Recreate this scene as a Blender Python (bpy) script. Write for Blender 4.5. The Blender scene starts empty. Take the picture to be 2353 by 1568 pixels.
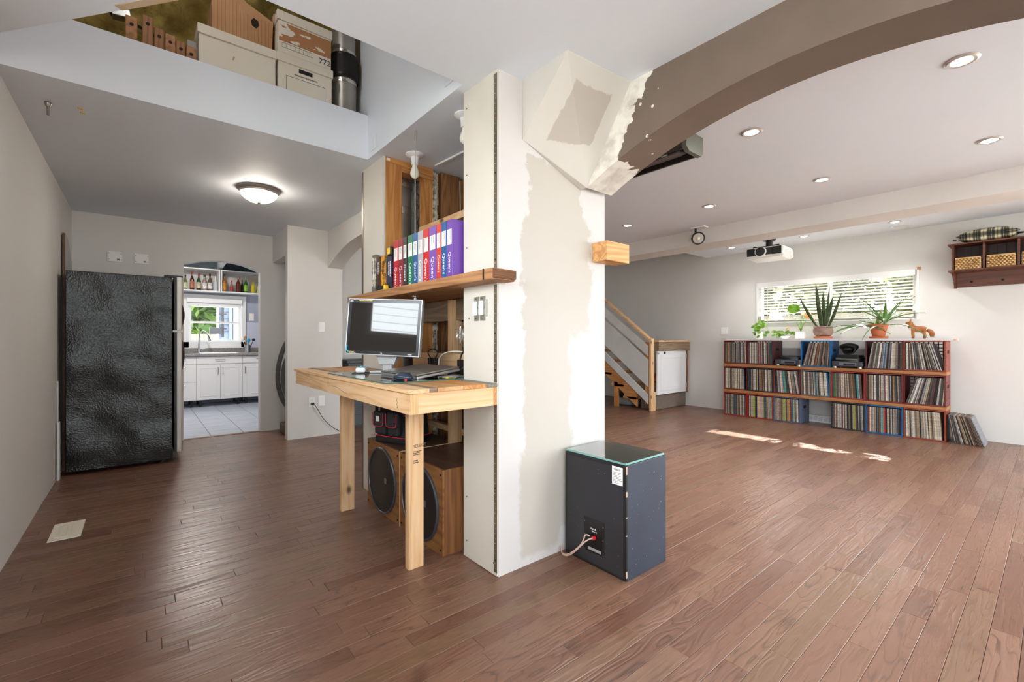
import bpy, bmesh, math, random
from mathutils import Vector, Matrix, Euler
random.seed(7)
SC = bpy.context.scene
COL = SC.collection
R = math.radians
# ------------------------------------------------------------------ camera
EYE = 1.14; THETA = R(39.5); FPX = 1036.0
cam = bpy.data.cameras.new('camera'); camo = bpy.data.objects.new('camera', cam); COL.objects.link(camo)
camo.location = (0, 0, EYE); camo.rotation_euler = (R(90), 0, -THETA)
cam.sensor_width = 36.0; cam.lens = FPX / 2353.0 * 36.0; cam.shift_y = -3.0 / 2353.0
cam.clip_start = 0.05; cam.clip_end = 200
SC.camera = camo
# ------------------------------------------------------------------ world, sun, exposure
wd = bpy.data.worlds.new('sky'); SC.world = wd; wd.use_nodes = True
bg = wd.node_tree.nodes['Background']; bg.inputs['Color'].default_value = (0.93, 0.965, 1.0, 1); bg.inputs['Strength'].default_value = 7.5
sun = bpy.data.lights.new('sun', 'SUN'); sun.energy = 27; sun.angle = R(1.2); sun.color = (1, .95, .86)
suno = bpy.data.objects.new('sun', sun); COL.objects.link(suno)
suno.rotation_euler = Vector((-1.85, -.12, -1.70)).to_track_quat('-Z', 'Y').to_euler()
suno.location = (12, 2, 8)
def portal(loc, rot, sx, sy):
    l = bpy.data.lights.new('window_portal', 'AREA'); l.shape = 'RECTANGLE'; l.size = sx; l.size_y = sy
    l.cycles.is_portal = True
    o = bpy.data.objects.new('window_portal', l); COL.objects.link(o); o.location = loc; o.rotation_euler = rot
portal((7.46, 2.03, 1.72), (0, R(90), 0), .62, 1.86)                    # record wall window
portal((7.5, -1.65, 1.3), (0, R(90), 0), 1.6, 1.4)                      # unseen window added beyond the coat shelf, to light the left wall
portal((1.06, 10.0, 1.45), (R(-90), 0, 0), .8, .7)                      # kitchen window
portal((-.7, 1.36, 1.74), (0, R(-90), 0), .72, 2.32)                    # left wall window
portal((-.7, -1.3, 1.15), (0, R(-90), 0), 1.9, 2.0)                     # unseen glazing added to the left wall for more light
portal((.35, -2.8, 1.5), (R(90), 0, 0), 1.2, 1.2)                       # window behind the camera
for px_ in (3.25, 5.85):
    portal((px_, -2.8, 1.2), (R(90), 0, 0), 1.6, 2.1)                  # unseen glazing of the right room, sized for the light
SC.view_settings.view_transform = 'Standard'; SC.view_settings.look = 'None'
SC.view_settings.gamma = 1.0; SC.view_settings.use_curve_mapping = False
SC.view_settings.exposure = 1.08
SC.cycles.use_denoising = True
SC.cycles.max_bounces = 10; SC.cycles.diffuse_bounces = 6; SC.cycles.glossy_bounces = 4
SC.cycles.transmission_bounces = 6; SC.cycles.transparent_max_bounces = 12
SC.cycles.sample_clamp_indirect = 6.0
SC.cycles.caustics_reflective = False; SC.cycles.caustics_refractive = False
# ------------------------------------------------------------------ colour and material helpers
def L1(c):
    c = c / 255.0
    return c / 12.92 if c <= .04045 else ((c + .055) / 1.055) ** 2.4
def RGB(r, g, b): return (L1(r), L1(g), L1(b), 1.0)
MATS = {}
def newmat(name):
    m = bpy.data.materials.new(name); m.use_nodes = True
    nt = m.node_tree; return m, nt, nt.nodes['Principled BSDF']
def N(nt, typ, **kw):
    n = nt.nodes.new(typ)
    for k, v in kw.items():
        if k.startswith('i_'): n.inputs[k[2:].replace('_', ' ')].default_value = v
        else: setattr(n, k, v)
    return n
def coords(nt, scale=(1, 1, 1), kind='Object'):
    tc = N(nt, 'ShaderNodeTexCoord'); mp = N(nt, 'ShaderNodeMapping'); mp.inputs['Scale'].default_value = scale
    nt.links.new(tc.outputs[kind], mp.inputs['Vector']); return mp.outputs['Vector']
def ramp(nt, fac, stops):
    r = N(nt, 'ShaderNodeValToRGB'); e = r.color_ramp.elements
    while len(e) < len(stops): e.new(.5)
    for el, (p, c) in zip(e, stops): el.position = p; el.color = c
    nt.links.new(fac, r.inputs['Fac']); return r.outputs['Color']
def bump(nt, bs, h, strength=.2, dist=.01):
    b = N(nt, 'ShaderNodeBump'); b.inputs['Strength'].default_value = strength; b.inputs['Distance'].default_value = dist
    nt.links.new(h, b.inputs['Height']); nt.links.new(b.outputs['Normal'], bs.inputs['Normal'])
def mixc(nt, fac, a, b):
    m = N(nt, 'ShaderNodeMix', data_type='RGBA')
    for s, v in (('Factor', fac), ('A', a), ('B', b)):
        sock = [q for q in m.inputs if q.name == s and (q.type == 'VALUE' if s == 'Factor' else q.type == 'RGBA')][0]
        if hasattr(v, 'is_linked'): nt.links.new(v, sock)
        else: sock.default_value = v
    return [q for q in m.outputs if q.type == 'RGBA'][0]
def M(name, c=(200, 200, 200), rough=.5, metal=0.0, var=0.0, vscale=8.0, c2=None, bmp=0.0, bscale=60.0, emit=0.0, spec=.5, trans=0.0, alpha=1.0):
    """plain surface with optional mottling between c and c2 and a fine relief"""
    if name in MATS: return MATS[name]
    m, nt, bs = newmat(name); MATS[name] = m
    bs.inputs['Base Color'].default_value = RGB(*c); bs.inputs['Roughness'].default_value = rough
    bs.inputs['Metallic'].default_value = metal; bs.inputs['Specular IOR Level'].default_value = spec
    bs.inputs['Transmission Weight'].default_value = trans; bs.inputs['Alpha'].default_value = alpha
    if c2 or bmp: v = coords(nt)
    if c2:
        n = N(nt, 'ShaderNodeTexNoise'); n.inputs['Scale'].default_value = vscale; n.inputs['Detail'].default_value = 5
        nt.links.new(v, n.inputs['Vector'])
        nt.links.new(ramp(nt, n.outputs['Fac'], [(.5 - var, RGB(*c)), (.5 + var, RGB(*c2))]), bs.inputs['Base Color'])
    if bmp:
        n2 = N(nt, 'ShaderNodeTexNoise'); n2.inputs['Scale'].default_value = bscale; n2.inputs['Detail'].default_value = 3
        nt.links.new(v, n2.inputs['Vector']); bump(nt, bs, n2.outputs['Fac'], bmp)
    if emit:
        bs.inputs['Emission Color'].default_value = RGB(*c); bs.inputs['Emission Strength'].default_value = emit
    return m
def wood(name, c1, c2, axis=0, rough=.55, scale=1.0, knots=0.0, bmp=.15, c3=None):
    """long grained wood; axis = direction of the grain in object space"""
    if name in MATS: return MATS[name]
    m, nt, bs = newmat(name); MATS[name] = m
    s = [7.0 * scale] * 3; s[axis] = .55 * scale
    v = coords(nt, s)
    n0 = N(nt, 'ShaderNodeTexNoise'); n0.inputs['Scale'].default_value = 1.1; n0.inputs['Detail'].default_value = 2
    nt.links.new(v, n0.inputs['Vector'])
    mul = N(nt, 'ShaderNodeMath', operation='MULTIPLY'); mul.inputs[1].default_value = 22.0; nt.links.new(n0.outputs['Fac'], mul.inputs[0])
    sn = N(nt, 'ShaderNodeMath', operation='PINGPONG'); sn.inputs[1].default_value = 1.0; nt.links.new(mul.outputs[0], sn.inputs[0])
    n1 = N(nt, 'ShaderNodeTexNoise'); n1.inputs['Scale'].default_value = 9.0; n1.inputs['Detail'].default_value = 4
    nt.links.new(v, n1.inputs['Vector'])
    mx = N(nt, 'ShaderNodeMath', operation='MULTIPLY_ADD'); mx.inputs[1].default_value = .45
    nt.links.new(sn.outputs[0], mx.inputs[0]); ml = N(nt, 'ShaderNodeMath', operation='MULTIPLY'); ml.inputs[1].default_value = .6
    nt.links.new(n1.outputs['Fac'], ml.inputs[0]); nt.links.new(ml.outputs[0], mx.inputs[2])
    st = [(.18, RGB(*c2)), (.75, RGB(*c1))]
    if c3: st.insert(1, (.45, RGB(*c3)))
    col = ramp(nt, mx.outputs[0], st)
    if knots:
        v2s = [5.5] * 3; v2s[axis] = 3.2
        vo = N(nt, 'ShaderNodeTexVoronoi'); vo.inputs['Scale'].default_value = 1.0; nt.links.new(coords(nt, v2s), vo.inputs['Vector'])
        k = ramp(nt, vo.outputs['Distance'], [(.05 * knots, (1, 1, 1, 1)), (.16 * knots, (0, 0, 0, 1))])
        col = mixc(nt, k, col, RGB(*[int(x * .55) for x in c2]))
    nt.links.new(col, bs.inputs['Base Color']); bs.inputs['Roughness'].default_value = rough
    bump(nt, bs, mx.outputs[0], bmp, .004)
    return m
def glassy(name, tint=(235, 245, 242), refl=.12, rough=.02):
    """thin pane: mostly see-through, with a mirror-like coat"""
    if name in MATS: return MATS[name]
    m, nt, bs = newmat(name); MATS[name] = m
    out = nt.nodes['Material Output']
    t = N(nt, 'ShaderNodeBsdfTransparent'); t.inputs['Color'].default_value = RGB(*tint)
    g = N(nt, 'ShaderNodeBsdfGlossy'); g.inputs['Roughness'].default_value = rough
    fr = N(nt, 'ShaderNodeFresnel'); ge = N(nt, 'ShaderNodeNewGeometry'); io = N(nt, 'ShaderNodeMapRange')
    io.inputs['To Min'].default_value = 1.5; io.inputs['To Max'].default_value = 1 / 1.5     # the same coat seen from either side of the thin pane
    nt.links.new(ge.outputs['Backfacing'], io.inputs['Value']); nt.links.new(io.outputs[0], fr.inputs['IOR'])
    ad = N(nt, 'ShaderNodeMath', operation='ADD'); ad.inputs[1].default_value = refl; ad.use_clamp = True
    nt.links.new(fr.outputs[0], ad.inputs[0])
    mx = N(nt, 'ShaderNodeMixShader'); nt.links.new(ad.outputs[0], mx.inputs[0]); nt.links.new(t.outputs[0], mx.inputs[1]); nt.links.new(g.outputs[0], mx.inputs[2])
    nt.links.new(mx.outputs[0], out.inputs['Surface']); return m
# ------------------------------------------------------------------ mesh helpers
BASE = {}
class MB:
    def __init__(s): s.v = []; s.f = []; s.mi = []
    def add(s, vs, fs, mi=0):
        o = len(s.v); s.v += [Vector(p) for p in vs]
        s.f += [tuple(i + o for i in f) for f in fs]; s.mi += [mi] * len(fs); return s
    def box(s, x0, x1, y0, y1, z0, z1, mi=0):
        if x1 < x0: x0, x1 = x1, x0
        if y1 < y0: y0, y1 = y1, y0
        if z1 < z0: z0, z1 = z1, z0
        vs = [(x, y, z) for z in (z0, z1) for y in (y0, y1) for x in (x0, x1)]
        return s.add(vs, [(0, 2, 3, 1), (4, 5, 7, 6), (0, 1, 5, 4), (2, 6, 7, 3), (0, 4, 6, 2), (1, 3, 7, 5)], mi)
    def obox(s, c, size, rot=(0, 0, 0), mi=0):
        m = Euler(rot).to_matrix(); c = Vector(c); h = [d / 2 for d in size]
        vs = [c + m @ Vector((x * h[0], y * h[1], z * h[2])) for z in (-1, 1) for y in (-1, 1) for x in (-1, 1)]
        return s.add(vs, [(0, 2, 3, 1), (4, 5, 7, 6), (0, 1, 5, 4), (2, 6, 7, 3), (0, 4, 6, 2), (1, 3, 7, 5)], mi)
    def hexa(s, p, mi=0):      # 8 points ordered like box
        return s.add(p, [(0, 2, 3, 1), (4, 5, 7, 6), (0, 1, 5, 4), (2, 6, 7, 3), (0, 4, 6, 2), (1, 3, 7, 5)], mi)
    def cyl(s, p0, p1, r0, r1=None, n=16, mi=0, caps=True):
        r1 = r0 if r1 is None else r1
        p0 = Vector(p0); p1 = Vector(p1); q = (p1 - p0).to_track_quat('Z', 'Y').to_matrix()
        a = [q @ Vector((math.cos(2 * math.pi * i / n), math.sin(2 * math.pi * i / n), 0)) for i in range(n)]
        vs = [p0 + d * r0 for d in a] + [p1 + d * r1 for d in a]
        fs = [(i, (i + 1) % n, n + (i + 1) % n, n + i) for i in range(n)]
        if caps: fs += [tuple(range(n - 1, -1, -1)), tuple(range(n, 2 * n))]
        return s.add(vs, fs, mi)
    def tube(s, pts, r, n=6, mi=0, smooth_pts=0):
        P = [Vector(p) for p in pts]
        for _ in range(smooth_pts):
            Q = [P[0]]
            for a, b in zip(P, P[1:]): Q += [a * .75 + b * .25, a * .25 + b * .75]
            P = Q + [P[-1]]
        rr = r if callable(r) else (lambda t: r)
        rings = []; up = Vector((0, 0, 1)); prev = None
        for i, p in enumerate(P):
            t = (P[min(i + 1, len(P) - 1)] - P[max(i - 1, 0)]).normalized()
            if prev is None:
                u = t.cross(up)
                if u.length < .05: u = t.cross(Vector((1, 0, 0)))
            else: u = prev - t * prev.dot(t)
            u.normalize(); prev = u; w = t.cross(u); k = rr(i / max(1, len(P) - 1))
            rings.append([p + (u * math.cos(2 * math.pi * j / n) + w * math.sin(2 * math.pi * j / n)) * k for j in range(n)])
        vs = [v for g in rings for v in g]; fs = []
        for i in range(len(rings) - 1):
            for j in range(n): fs.append((i * n + j, i * n + (j + 1) % n, (i + 1) * n + (j + 1) % n, (i + 1) * n + j))
        fs += [tuple(range(n - 1, -1, -1)), tuple(range(len(vs) - n, len(vs)))]
        return s.add(vs, fs, mi)
    def lathe(s, prof, c=(0, 0, 0), n=24, mi=0, axis='Z', flip=False):
        c = Vector(c); vs = []; fs = []
        for r, z in prof:
            for j in range(n):
                a = 2 * math.pi * j / n; p = Vector((r * math.cos(a), r * math.sin(a), z))
                if axis == 'X': p = Vector((p.z, p.x, p.y))
                if axis == 'Y': p = Vector((p.y, p.z, p.x))
                vs.append(c + p)
        for i in range(len(prof) - 1):
            for j in range(n): fs.append((i * n + j, i * n + (j + 1) % n, (i + 1) * n + (j + 1) % n, (i + 1) * n + j))
        if prof[0][0] > 1e-5: fs.append(tuple(range(n - 1, -1, -1)))
        if prof[-1][0] > 1e-5: fs.append(tuple(range((len(prof) - 1) * n, len(prof) * n)))
        return s.add(vs, fs, mi)
    def prism(s, poly, axis, a0, a1, mi=0):
        def pt(u, v, a): return {'X': (a, u, v), 'Y': (u, a, v), 'Z': (u, v, a)}[axis]
        n = len(poly); vs = [pt(u, v, a0) for u, v in poly] + [pt(u, v, a1) for u, v in poly]
        return s.add(vs, [tuple(range(n - 1, -1, -1)), tuple(range(n, 2 * n))] + [(i, (i + 1) % n, n + (i + 1) % n, n + i) for i in range(n)], mi)
    def quad(s, a, b, c, d, mi=0): return s.add([a, b, c, d], [(0, 1, 2, 3)], mi)
    def blob(s, c, r, n=12, m=8, sq=(1, 1, 1), mi=0):
        c = Vector(c); prof = [(math.sin(math.pi * i / m) * r, -math.cos(math.pi * i / m) * r) for i in range(m + 1)]
        k = len(s.v); s.lathe(prof, (0, 0, 0), n, mi)
        for i in range(k, len(s.v)): p = s.v[i]; s.v[i] = c + Vector((p.x * sq[0], p.y * sq[1], p.z * sq[2]))
        return s
    def xf(s, mat):
        s.v = [mat @ p for p in s.v]; return s
    def o(s, name, mat, parent=None, smooth=0, bevel=0, kind=None, loc=None, attr=None):
        if parent is not None: b = BASE[parent.name]
        elif loc is not None: b = Vector(loc)
        else:
            xs = [p.x for p in s.v]; ys = [p.y for p in s.v]
            b = Vector(((min(xs) + max(xs)) / 2, (min(ys) + max(ys)) / 2, min(p.z for p in s.v)))
        me = bpy.data.meshes.new(name); me.from_pydata([p - b for p in s.v], [], s.f)
        for mm in (mat if isinstance(mat, (list, tuple)) else [mat]): me.materials.append(mm)
        if any(s.mi): me.polygons.foreach_set('material_index', s.mi)
        bm = bmesh.new(); bm.from_mesh(me)
        if smooth: bmesh.ops.remove_doubles(bm, verts=bm.verts, dist=1e-6)
        bmesh.ops.recalc_face_normals(bm, faces=bm.faces); bm.to_mesh(me); bm.free()
        if attr is not None:
            ca = me.attributes.new('prnd', 'FLOAT', 'FACE'); ca.data.foreach_set('value', attr)
        if smooth:
            me.shade_smooth()
            try: me.set_sharp_from_angle(angle=R(smooth if smooth > 1 else 40))
            except Exception: pass
        ob = bpy.data.objects.new(name, me); COL.objects.link(ob); BASE[ob.name] = b
        if parent is not None: ob.parent = parent
        else: ob.location = b
        if bevel:
            bv = ob.modifiers.new('bevel', 'BEVEL'); bv.width = bevel; bv.segments = 2; bv.limit_method = 'ANGLE'; bv.angle_limit = R(40)
        if kind: ob['kind'] = kind
        return ob
def tag(o, label, cat, group=None):
    o['label'] = label; o['category'] = cat
    if group: o['group'] = group
    return o
def thing(name, label, cat, loc=(0, 0, 0), rot=None, group=None, local=False):
    """an Empty at the thing's base; local=True: parts are given in the Empty's own frame"""
    e = bpy.data.objects.new(name, None); COL.objects.link(e); e.location = loc; e.empty_display_size = .05
    if rot is not None: e.rotation_euler = rot; local = True
    BASE[e.name] = Vector((0, 0, 0)) if local else Vector(loc)
    return tag(e, label, cat, group)
def dup(root, loc, rz=None, label=None):
    def cp(o, par):
        c = o.copy(); COL.objects.link(c)
        if par is not None: c.parent = par
        BASE[c.name] = BASE[o.name]
        for ch in list(o.children): cp(ch, c)
        return c
    r = cp(root, None); r.location = loc
    if rz is not None: r.rotation_euler = (0, 0, rz)
    if label: r['label'] = label
    return r
def text(name, body, size, mat, parent, loc, rot, ext=.0004, align='LEFT', sx=1.0):
    cu = bpy.data.curves.new(name, 'FONT'); cu.body = body; cu.size = size; cu.extrude = ext; cu.align_x = align; cu.align_y = 'CENTER'; cu.resolution_u = 2
    t = bpy.data.objects.new(name, cu); me = bpy.data.meshes.new_from_object(t); bpy.data.objects.remove(t); bpy.data.curves.remove(cu)
    b = BASE[parent.name]; mt = Matrix.Translation(Vector(loc) - b) @ (rot if isinstance(rot, Matrix) else Euler(rot).to_matrix().to_4x4()) @ Matrix.Diagonal((sx, 1, 1, 1))
    me.transform(mt); me.materials.clear(); me.materials.append(mat)
    o = bpy.data.objects.new(name, me); COL.objects.link(o); o.parent = parent; BASE[o.name] = b
    return o
def axes(xa, ya):      # rotation whose local X and Y run along xa and ya
    x = Vector(xa).normalized(); y = Vector(ya).normalized(); z = x.cross(y)
    return Matrix(((x.x, y.x, z.x), (x.y, y.y, z.y), (x.z, y.z, z.z))).to_4x4()
def struct(o): o['kind'] = 'structure'; return o
def proj(p):           # where a point falls in the photograph's frame (used only to choose the 300 largest repeats)
    s_, c_ = math.sin(THETA), math.cos(THETA); d = p[0] * s_ + p[1] * c_; l = p[0] * c_ - p[1] * s_
    return (1176.5 + FPX * l / d, 781 - FPX * (p[2] - EYE) / d, d) if d > .1 else (-9999, -9999, d)
# ================================================================== SETTING
CEI = 2.44
def paint(name, c, c2, sc=1.2, rough=.62):
    return M(name, c, rough=rough, var=.22, vscale=sc, c2=c2, bmp=.03, bscale=180)
P_wall = paint('wall_paint', (219, 217, 214), (224, 222, 219))
P_ceil = paint('ceiling_paint', (225, 231, 240), (229, 234, 242))
P_trim = paint('white_trim', (232, 232, 232), (238, 238, 238), rough=.4)
P_dry = paint('raw_drywall', (210, 204, 192), (217, 211, 200), sc=3)
P_kwall = paint('kitchen_blue_grey', (158, 164, 182), (166, 172, 188))
P_kdark = paint('kitchen_dark_teal', (70, 84, 92), (78, 92, 99))
dark = M('dark_void', (38, 33, 30), rough=.9)
# ---- floor planks
def floor_mat():
    m, nt, bs = newmat('oak_floor')
    at = N(nt, 'ShaderNodeAttribute', attribute_name='prnd')
    tc = N(nt, 'ShaderNodeTexCoord')
    geo = N(nt, 'ShaderNodeNewGeometry')
    off = N(nt, 'ShaderNodeMath', operation='MULTIPLY'); off.inputs[1].default_value = 37.0; nt.links.new(at.outputs['Fac'], off.inputs[0])
    cb = N(nt, 'ShaderNodeCombineXYZ'); nt.links.new(off.outputs[0], cb.inputs[0]); nt.links.new(off.outputs[0], cb.inputs[1])
    ad = N(nt, 'ShaderNodeVectorMath', operation='ADD'); nt.links.new(geo.outputs['Position'], ad.inputs[0]); nt.links.new(cb.outputs[0], ad.inputs[1])
    mp = N(nt, 'ShaderNodeMapping'); mp.inputs['Scale'].default_value = (1.5, 8.5, 1); nt.links.new(ad.outputs[0], mp.inputs['Vector'])
    n0 = N(nt, 'ShaderNodeTexNoise'); n0.inputs['Scale'].default_value = 1.0; n0.inputs['Detail'].default_value = 2.5; nt.links.new(mp.outputs[0], n0.inputs['Vector'])
    mul = N(nt, 'ShaderNodeMath', operation='MULTIPLY'); mul.inputs[1].default_value = 26.0; nt.links.new(n0.outputs['Fac'], mul.inputs[0])
    rg = N(nt, 'ShaderNodeMath', operation='PINGPONG'); rg.inputs[1].default_value = 1.0; nt.links.new(mul.outputs[0], rg.inputs[0])
    mp2 = N(nt, 'ShaderNodeMapping'); mp2.inputs['Scale'].default_value = (3, 120, 1); nt.links.new(ad.outputs[0], mp2.inputs['Vector'])
    n1 = N(nt, 'ShaderNodeTexNoise'); n1.inputs['Scale'].default_value = 1.0; n1.inputs['Detail'].default_value = 3; nt.links.new(mp2.outputs[0], n1.inputs['Vector'])
    base = ramp(nt, at.outputs['Fac'], [(0, RGB(108, 74, 58)), (.35, RGB(122, 87, 70)), (.7, RGB(131, 97, 79)), (1, RGB(119, 90, 69))])
    gcol = ramp(nt, rg.outputs[0], [(0, (.40, .38, .35, 1)), (.16, (.78, .77, .76, 1)), (.34, (1, 1, 1, 1))])
    mm = N(nt, 'ShaderNodeMix', data_type='RGBA', blend_type='MULTIPLY')
    a = [q for q in mm.inputs if q.type == 'RGBA']; fq = [q for q in mm.inputs if q.name == 'Factor' and q.type == 'VALUE'][0]; 
    fm1 = N(nt, 'ShaderNodeMath', operation='MULTIPLY'); fm1.inputs[1].default_value = 7.31; nt.links.new(at.outputs['Fac'], fm1.inputs[0])
    fm2 = N(nt, 'ShaderNodeMath', operation='FRACT'); nt.links.new(fm1.outputs[0], fm2.inputs[0])
    nt.links.new(ramp(nt, fm2.outputs[0], [(.35, (.12, .12, .12, 1)), (.9, (.85, .85, .85, 1))]), fq)
    nt.links.new(base, a[0]); nt.links.new(gcol, a[1])
    outc = [q for q in mm.outputs if q.type == 'RGBA'][0]
    n3 = N(nt, 'ShaderNodeTexNoise'); n3.inputs['Scale'].default_value = 5.0; n3.inputs['Detail'].default_value = 2; nt.links.new(ad.outputs[0], n3.inputs['Vector'])
    kn = ramp(nt, n3.outputs['Fac'], [(.62, (0, 0, 0, 1)), (.8, (1, 1, 1, 1))])
    nt.links.new(mixc(nt, kn, outc, RGB(84, 58, 45)), bs.inputs['Base Color'])
    rr = ramp(nt, n1.outputs['Fac'], [(.3, (.25, .25, .25, 1)), (.7, (.40, .40, .40, 1))]); nt.links.new(rr, bs.inputs['Roughness'])
    hm = N(nt, 'ShaderNodeMath', operation='MULTIPLY_ADD'); hm.inputs[1].default_value = 1.1; nt.links.new(rg.outputs[0], hm.inputs[0]); nt.links.new(n1.outputs['Fac'], hm.inputs[2])
    bump(nt, bs, hm.outputs[0], .26, .0025)
    bs.inputs['Specular IOR Level'].default_value = .55
    return m
MF = floor_mat()
sub = MB().box(-.65, 7.47, -2.72, 6.36, -.16, -.0125)
floor = struct(sub.o('floor', M('subfloor', (140, 112, 88), .8), loc=(0, 0, 0))); floor['label'] = 'brown oak strip floor'
PW = .084
planks = []
y = -2.6; row = 0
rnd = random.Random(3)
while y < 6.32:
    x = -.53 - rnd.uniform(0, .9)
    while x < 7.35:
        ln = rnd.choice((.3, .45, .6, .75, .9, 1.05, 1.2))
        a, b = max(x, -.53), min(x + ln, 7.35)
        if b - a > .04: planks.append((a, b, y, min(y + PW, 6.34)))
        x += ln
    y += PW; row += 1
def plank_geo(m, at, a, b, y0, y1, r):
    g = .0004; e = .0014; h = rnd.uniform(-.0004, .0003)
    o = len(m.v)
    def ring(i, z): return [(a + g + i, y0 + g + i, z), (b - g - i, y0 + g + i, z), (b - g - i, y1 - g - i, z), (a + g + i, y1 - g - i, z)]
    m.add(ring(e, h) + ring(0, -.0016) + ring(0, -.012), [(0, 1, 2, 3)] + [(i, 4 + i, 4 + (i + 1) % 4, (i + 1) % 4) for i in range(4)] + [(4 + i, 8 + i, 8 + (i + 1) % 4, 4 + (i + 1) % 4) for i in range(4)])
    at += [r] * 9
def plank_rank(p):
    q = proj(((p[0] + p[1]) / 2, (p[2] + p[3]) / 2, 0))
    ok = 0
    for fx in (.05, .5, .95):
        q = proj((p[0] + (p[1] - p[0]) * fx, (p[2] + p[3]) / 2, 0))
        if -20 < q[0] < 2370 and 781 < q[1] < 1590: ok += 1
    return -(ok * (p[1] - p[0]) / max(q[2], .3) ** 2.6)
planks.sort(key=plank_rank)
rest = MB(); rat = []
for i, p in enumerate(planks):
    r = rnd.random()
    if i < 300:
        m = MB(); at = []; plank_geo(m, at, *p, r); m.o('plank', MF, floor, attr=at)
    else: plank_geo(rest, rat, *p, r)
o = rest.o('plank_rows', MF, floor, attr=rat); o['kind'] = 'stuff'
# ---- kitchen tiles
kf = struct(MB().box(-.65, 2.8, 6.36, 10.0, -.16, -.009).o('floor_kitchen', M('grout', (120, 124, 134), .9), loc=(0, 0, 0)))
def tile_mat():
    m, nt, bs = newmat('grey_streaked_tile')
    v = coords(nt, (2.2, 26, 1), 'Object')
    n = N(nt, 'ShaderNodeTexNoise'); n.inputs['Scale'].default_value = 1.5; n.inputs['Detail'].default_value = 6; nt.links.new(v, n.inputs['Vector'])
    nt.links.new(ramp(nt, n.outputs['Fac'], [(.3, RGB(150, 156, 170)), (.55, RGB(176, 182, 195)), (.72, RGB(198, 203, 213))]), bs.inputs['Base Color'])
    bs.inputs['Roughness'].default_value = .28; return m
MT = tile_mat()
for ix in range(-2, 9):
    for iy in range(11):
        x0 = -.02 + ix * .335; y0 = 6.38 + iy * .335
        if x0 + .33 > 2.7 or y0 + .33 > 10: continue
        m = MB(); z = 0
        def rg(i, zz): return [(x0 + i, y0 + i, zz), (x0 + .33 - i, y0 + i, zz), (x0 + .33 - i, y0 + .33 - i, zz), (x0 + i, y0 + .33 - i, zz)]
        m.add(rg(.002, 0) + rg(0, -.002) + rg(0, -.009), [(0, 1, 2, 3)] + [(i, 4 + i, 4 + (i + 1) % 4, (i + 1) % 4) for i in range(4)] + [(4 + i, 8 + i, 8 + (i + 1) % 4, 4 + (i + 1) % 4) for i in range(4)])
        m.o('tile', MT, kf)
struct(MB().box(.378, 1.147, 6.31, 6.375, -.004, .004).o('trim_threshold', wood('threshold_wood', (150, 120, 98), (120, 92, 74), 0)))
# ---- outer walls
def arc(cy, half, rise, zs, n=24):
    Rr = (half * half + rise * rise) / (2 * rise); z0 = zs + rise - Rr
    return [(cy - half + 2 * half * i / n, z0 + math.sqrt(max(0, Rr * Rr - (-half + 2 * half * i / n) ** 2))) for i in range(n + 1)]
wl = MB()
wl.box(-.65, -.53, -2.72, -2.3, 0, 4.0).box(-.65, -.53, -.3, .2, 0, 4.0).box(-.65, -.53, 2.52, 10.1, 0, 4.0)
wl.box(-.65, -.53, .2, 2.52, 0, 1.38).box(-.65, -.53, .2, 2.52, 2.1, 4.0).box(-.65, -.53, -2.3, -.3, 0, .2).box(-.65, -.53, -2.3, -.3, 2.1, 4.0)
struct(wl.o('wall_left', P_wall, loc=(0, 0, 0)))
bw = MB()
bw.box(-.53, .378, 6.3, 6.42, 0, 2.75).box(1.147, 7.47, 6.3, 6.42, 0, 4.6)
ar = [(.378, 2.0), (.46, 2.025), (.55, 2.05), (.65, 2.066), (.76, 2.072), (.86, 2.066), (.97, 2.046), (1.07, 2.012), (1.147, 1.975)]
for (a, za), (b, zb) in zip(ar, ar[1:]): bw.prism([(a, za), (b, zb), (b, 2.75), (a, 2.75)], 'Y', 6.3, 6.42)
struct(bw.o('wall_back', P_wall, loc=(0, 0, 0)))
wr = MB()
wr.box(7.35, 7.47, -2.72, -2.35, 0, 4.6).box(7.35, 7.47, -.95, 1.108, 0, 4.6).box(7.35, 7.47, -2.35, -.95, 0, .5).box(7.35, 7.47, -2.35, -.95, 2.1, 4.6)
wr.box(7.35, 7.47, 2.951, 6.42, 0, 4.6).box(7.35, 7.47, 1.108, 2.951, 0, 1.395).box(7.35, 7.47, 1.108, 2.951, 2.0, 4.6)
struct(wr.o('wall_right', P_wall, loc=(0, 0, 0)))
REAR = ((.35, .6, .9, 2.1), (3.25, .78, .12, 2.28), (5.85, .8, .12, 2.28))     # centre, half width, sill, head; unseen windows sized for the light
wf = MB(); xs = [-.65]
for c, hw, z0, z1 in REAR: xs += [c - hw, c + hw]
xs.append(7.47)
for i in range(0, len(xs), 2): wf.box(xs[i], xs[i + 1], -2.72, -2.6, 0, 2.75)
for c, hw, z0, z1 in REAR: wf.box(c - hw, c + hw, -2.72, -2.6, 0, z0).box(c - hw, c + hw, -2.72, -2.6, z1, 2.75)
struct(wf.o('wall_front', P_wall, loc=(0, 0, 0)))
# ---- closet walls, header
cw = MB()
cw.box(1.287, 1.9, 5.56, 5.66, 0, 2.75)
cw.box(1.287, 1.39, 5.66, 6.3, 2.11, 2.75)
struct(cw.o('wall_closet', P_wall, loc=(0, 0, 0)))
struct(MB().box(1.78, 1.9, 5.66, 6.3, 0, 2.75).o('wall_closet_side', P_wall, loc=(0, 0, 0)))
# ---- far arch between the rooms, beyond the storage core
fa = MB(); pts = arc(4.495, 1.065, .21, 2.0)
for (a, za), (b, zb) in zip(pts, pts[1:]): fa.prism([(a, za), (b, zb), (b, 2.75), (a, 2.75)], 'X', 1.73, 1.9)
struct(fa.o('wall_far_arch', P_wall, loc=(0, 0, 0)))
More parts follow.
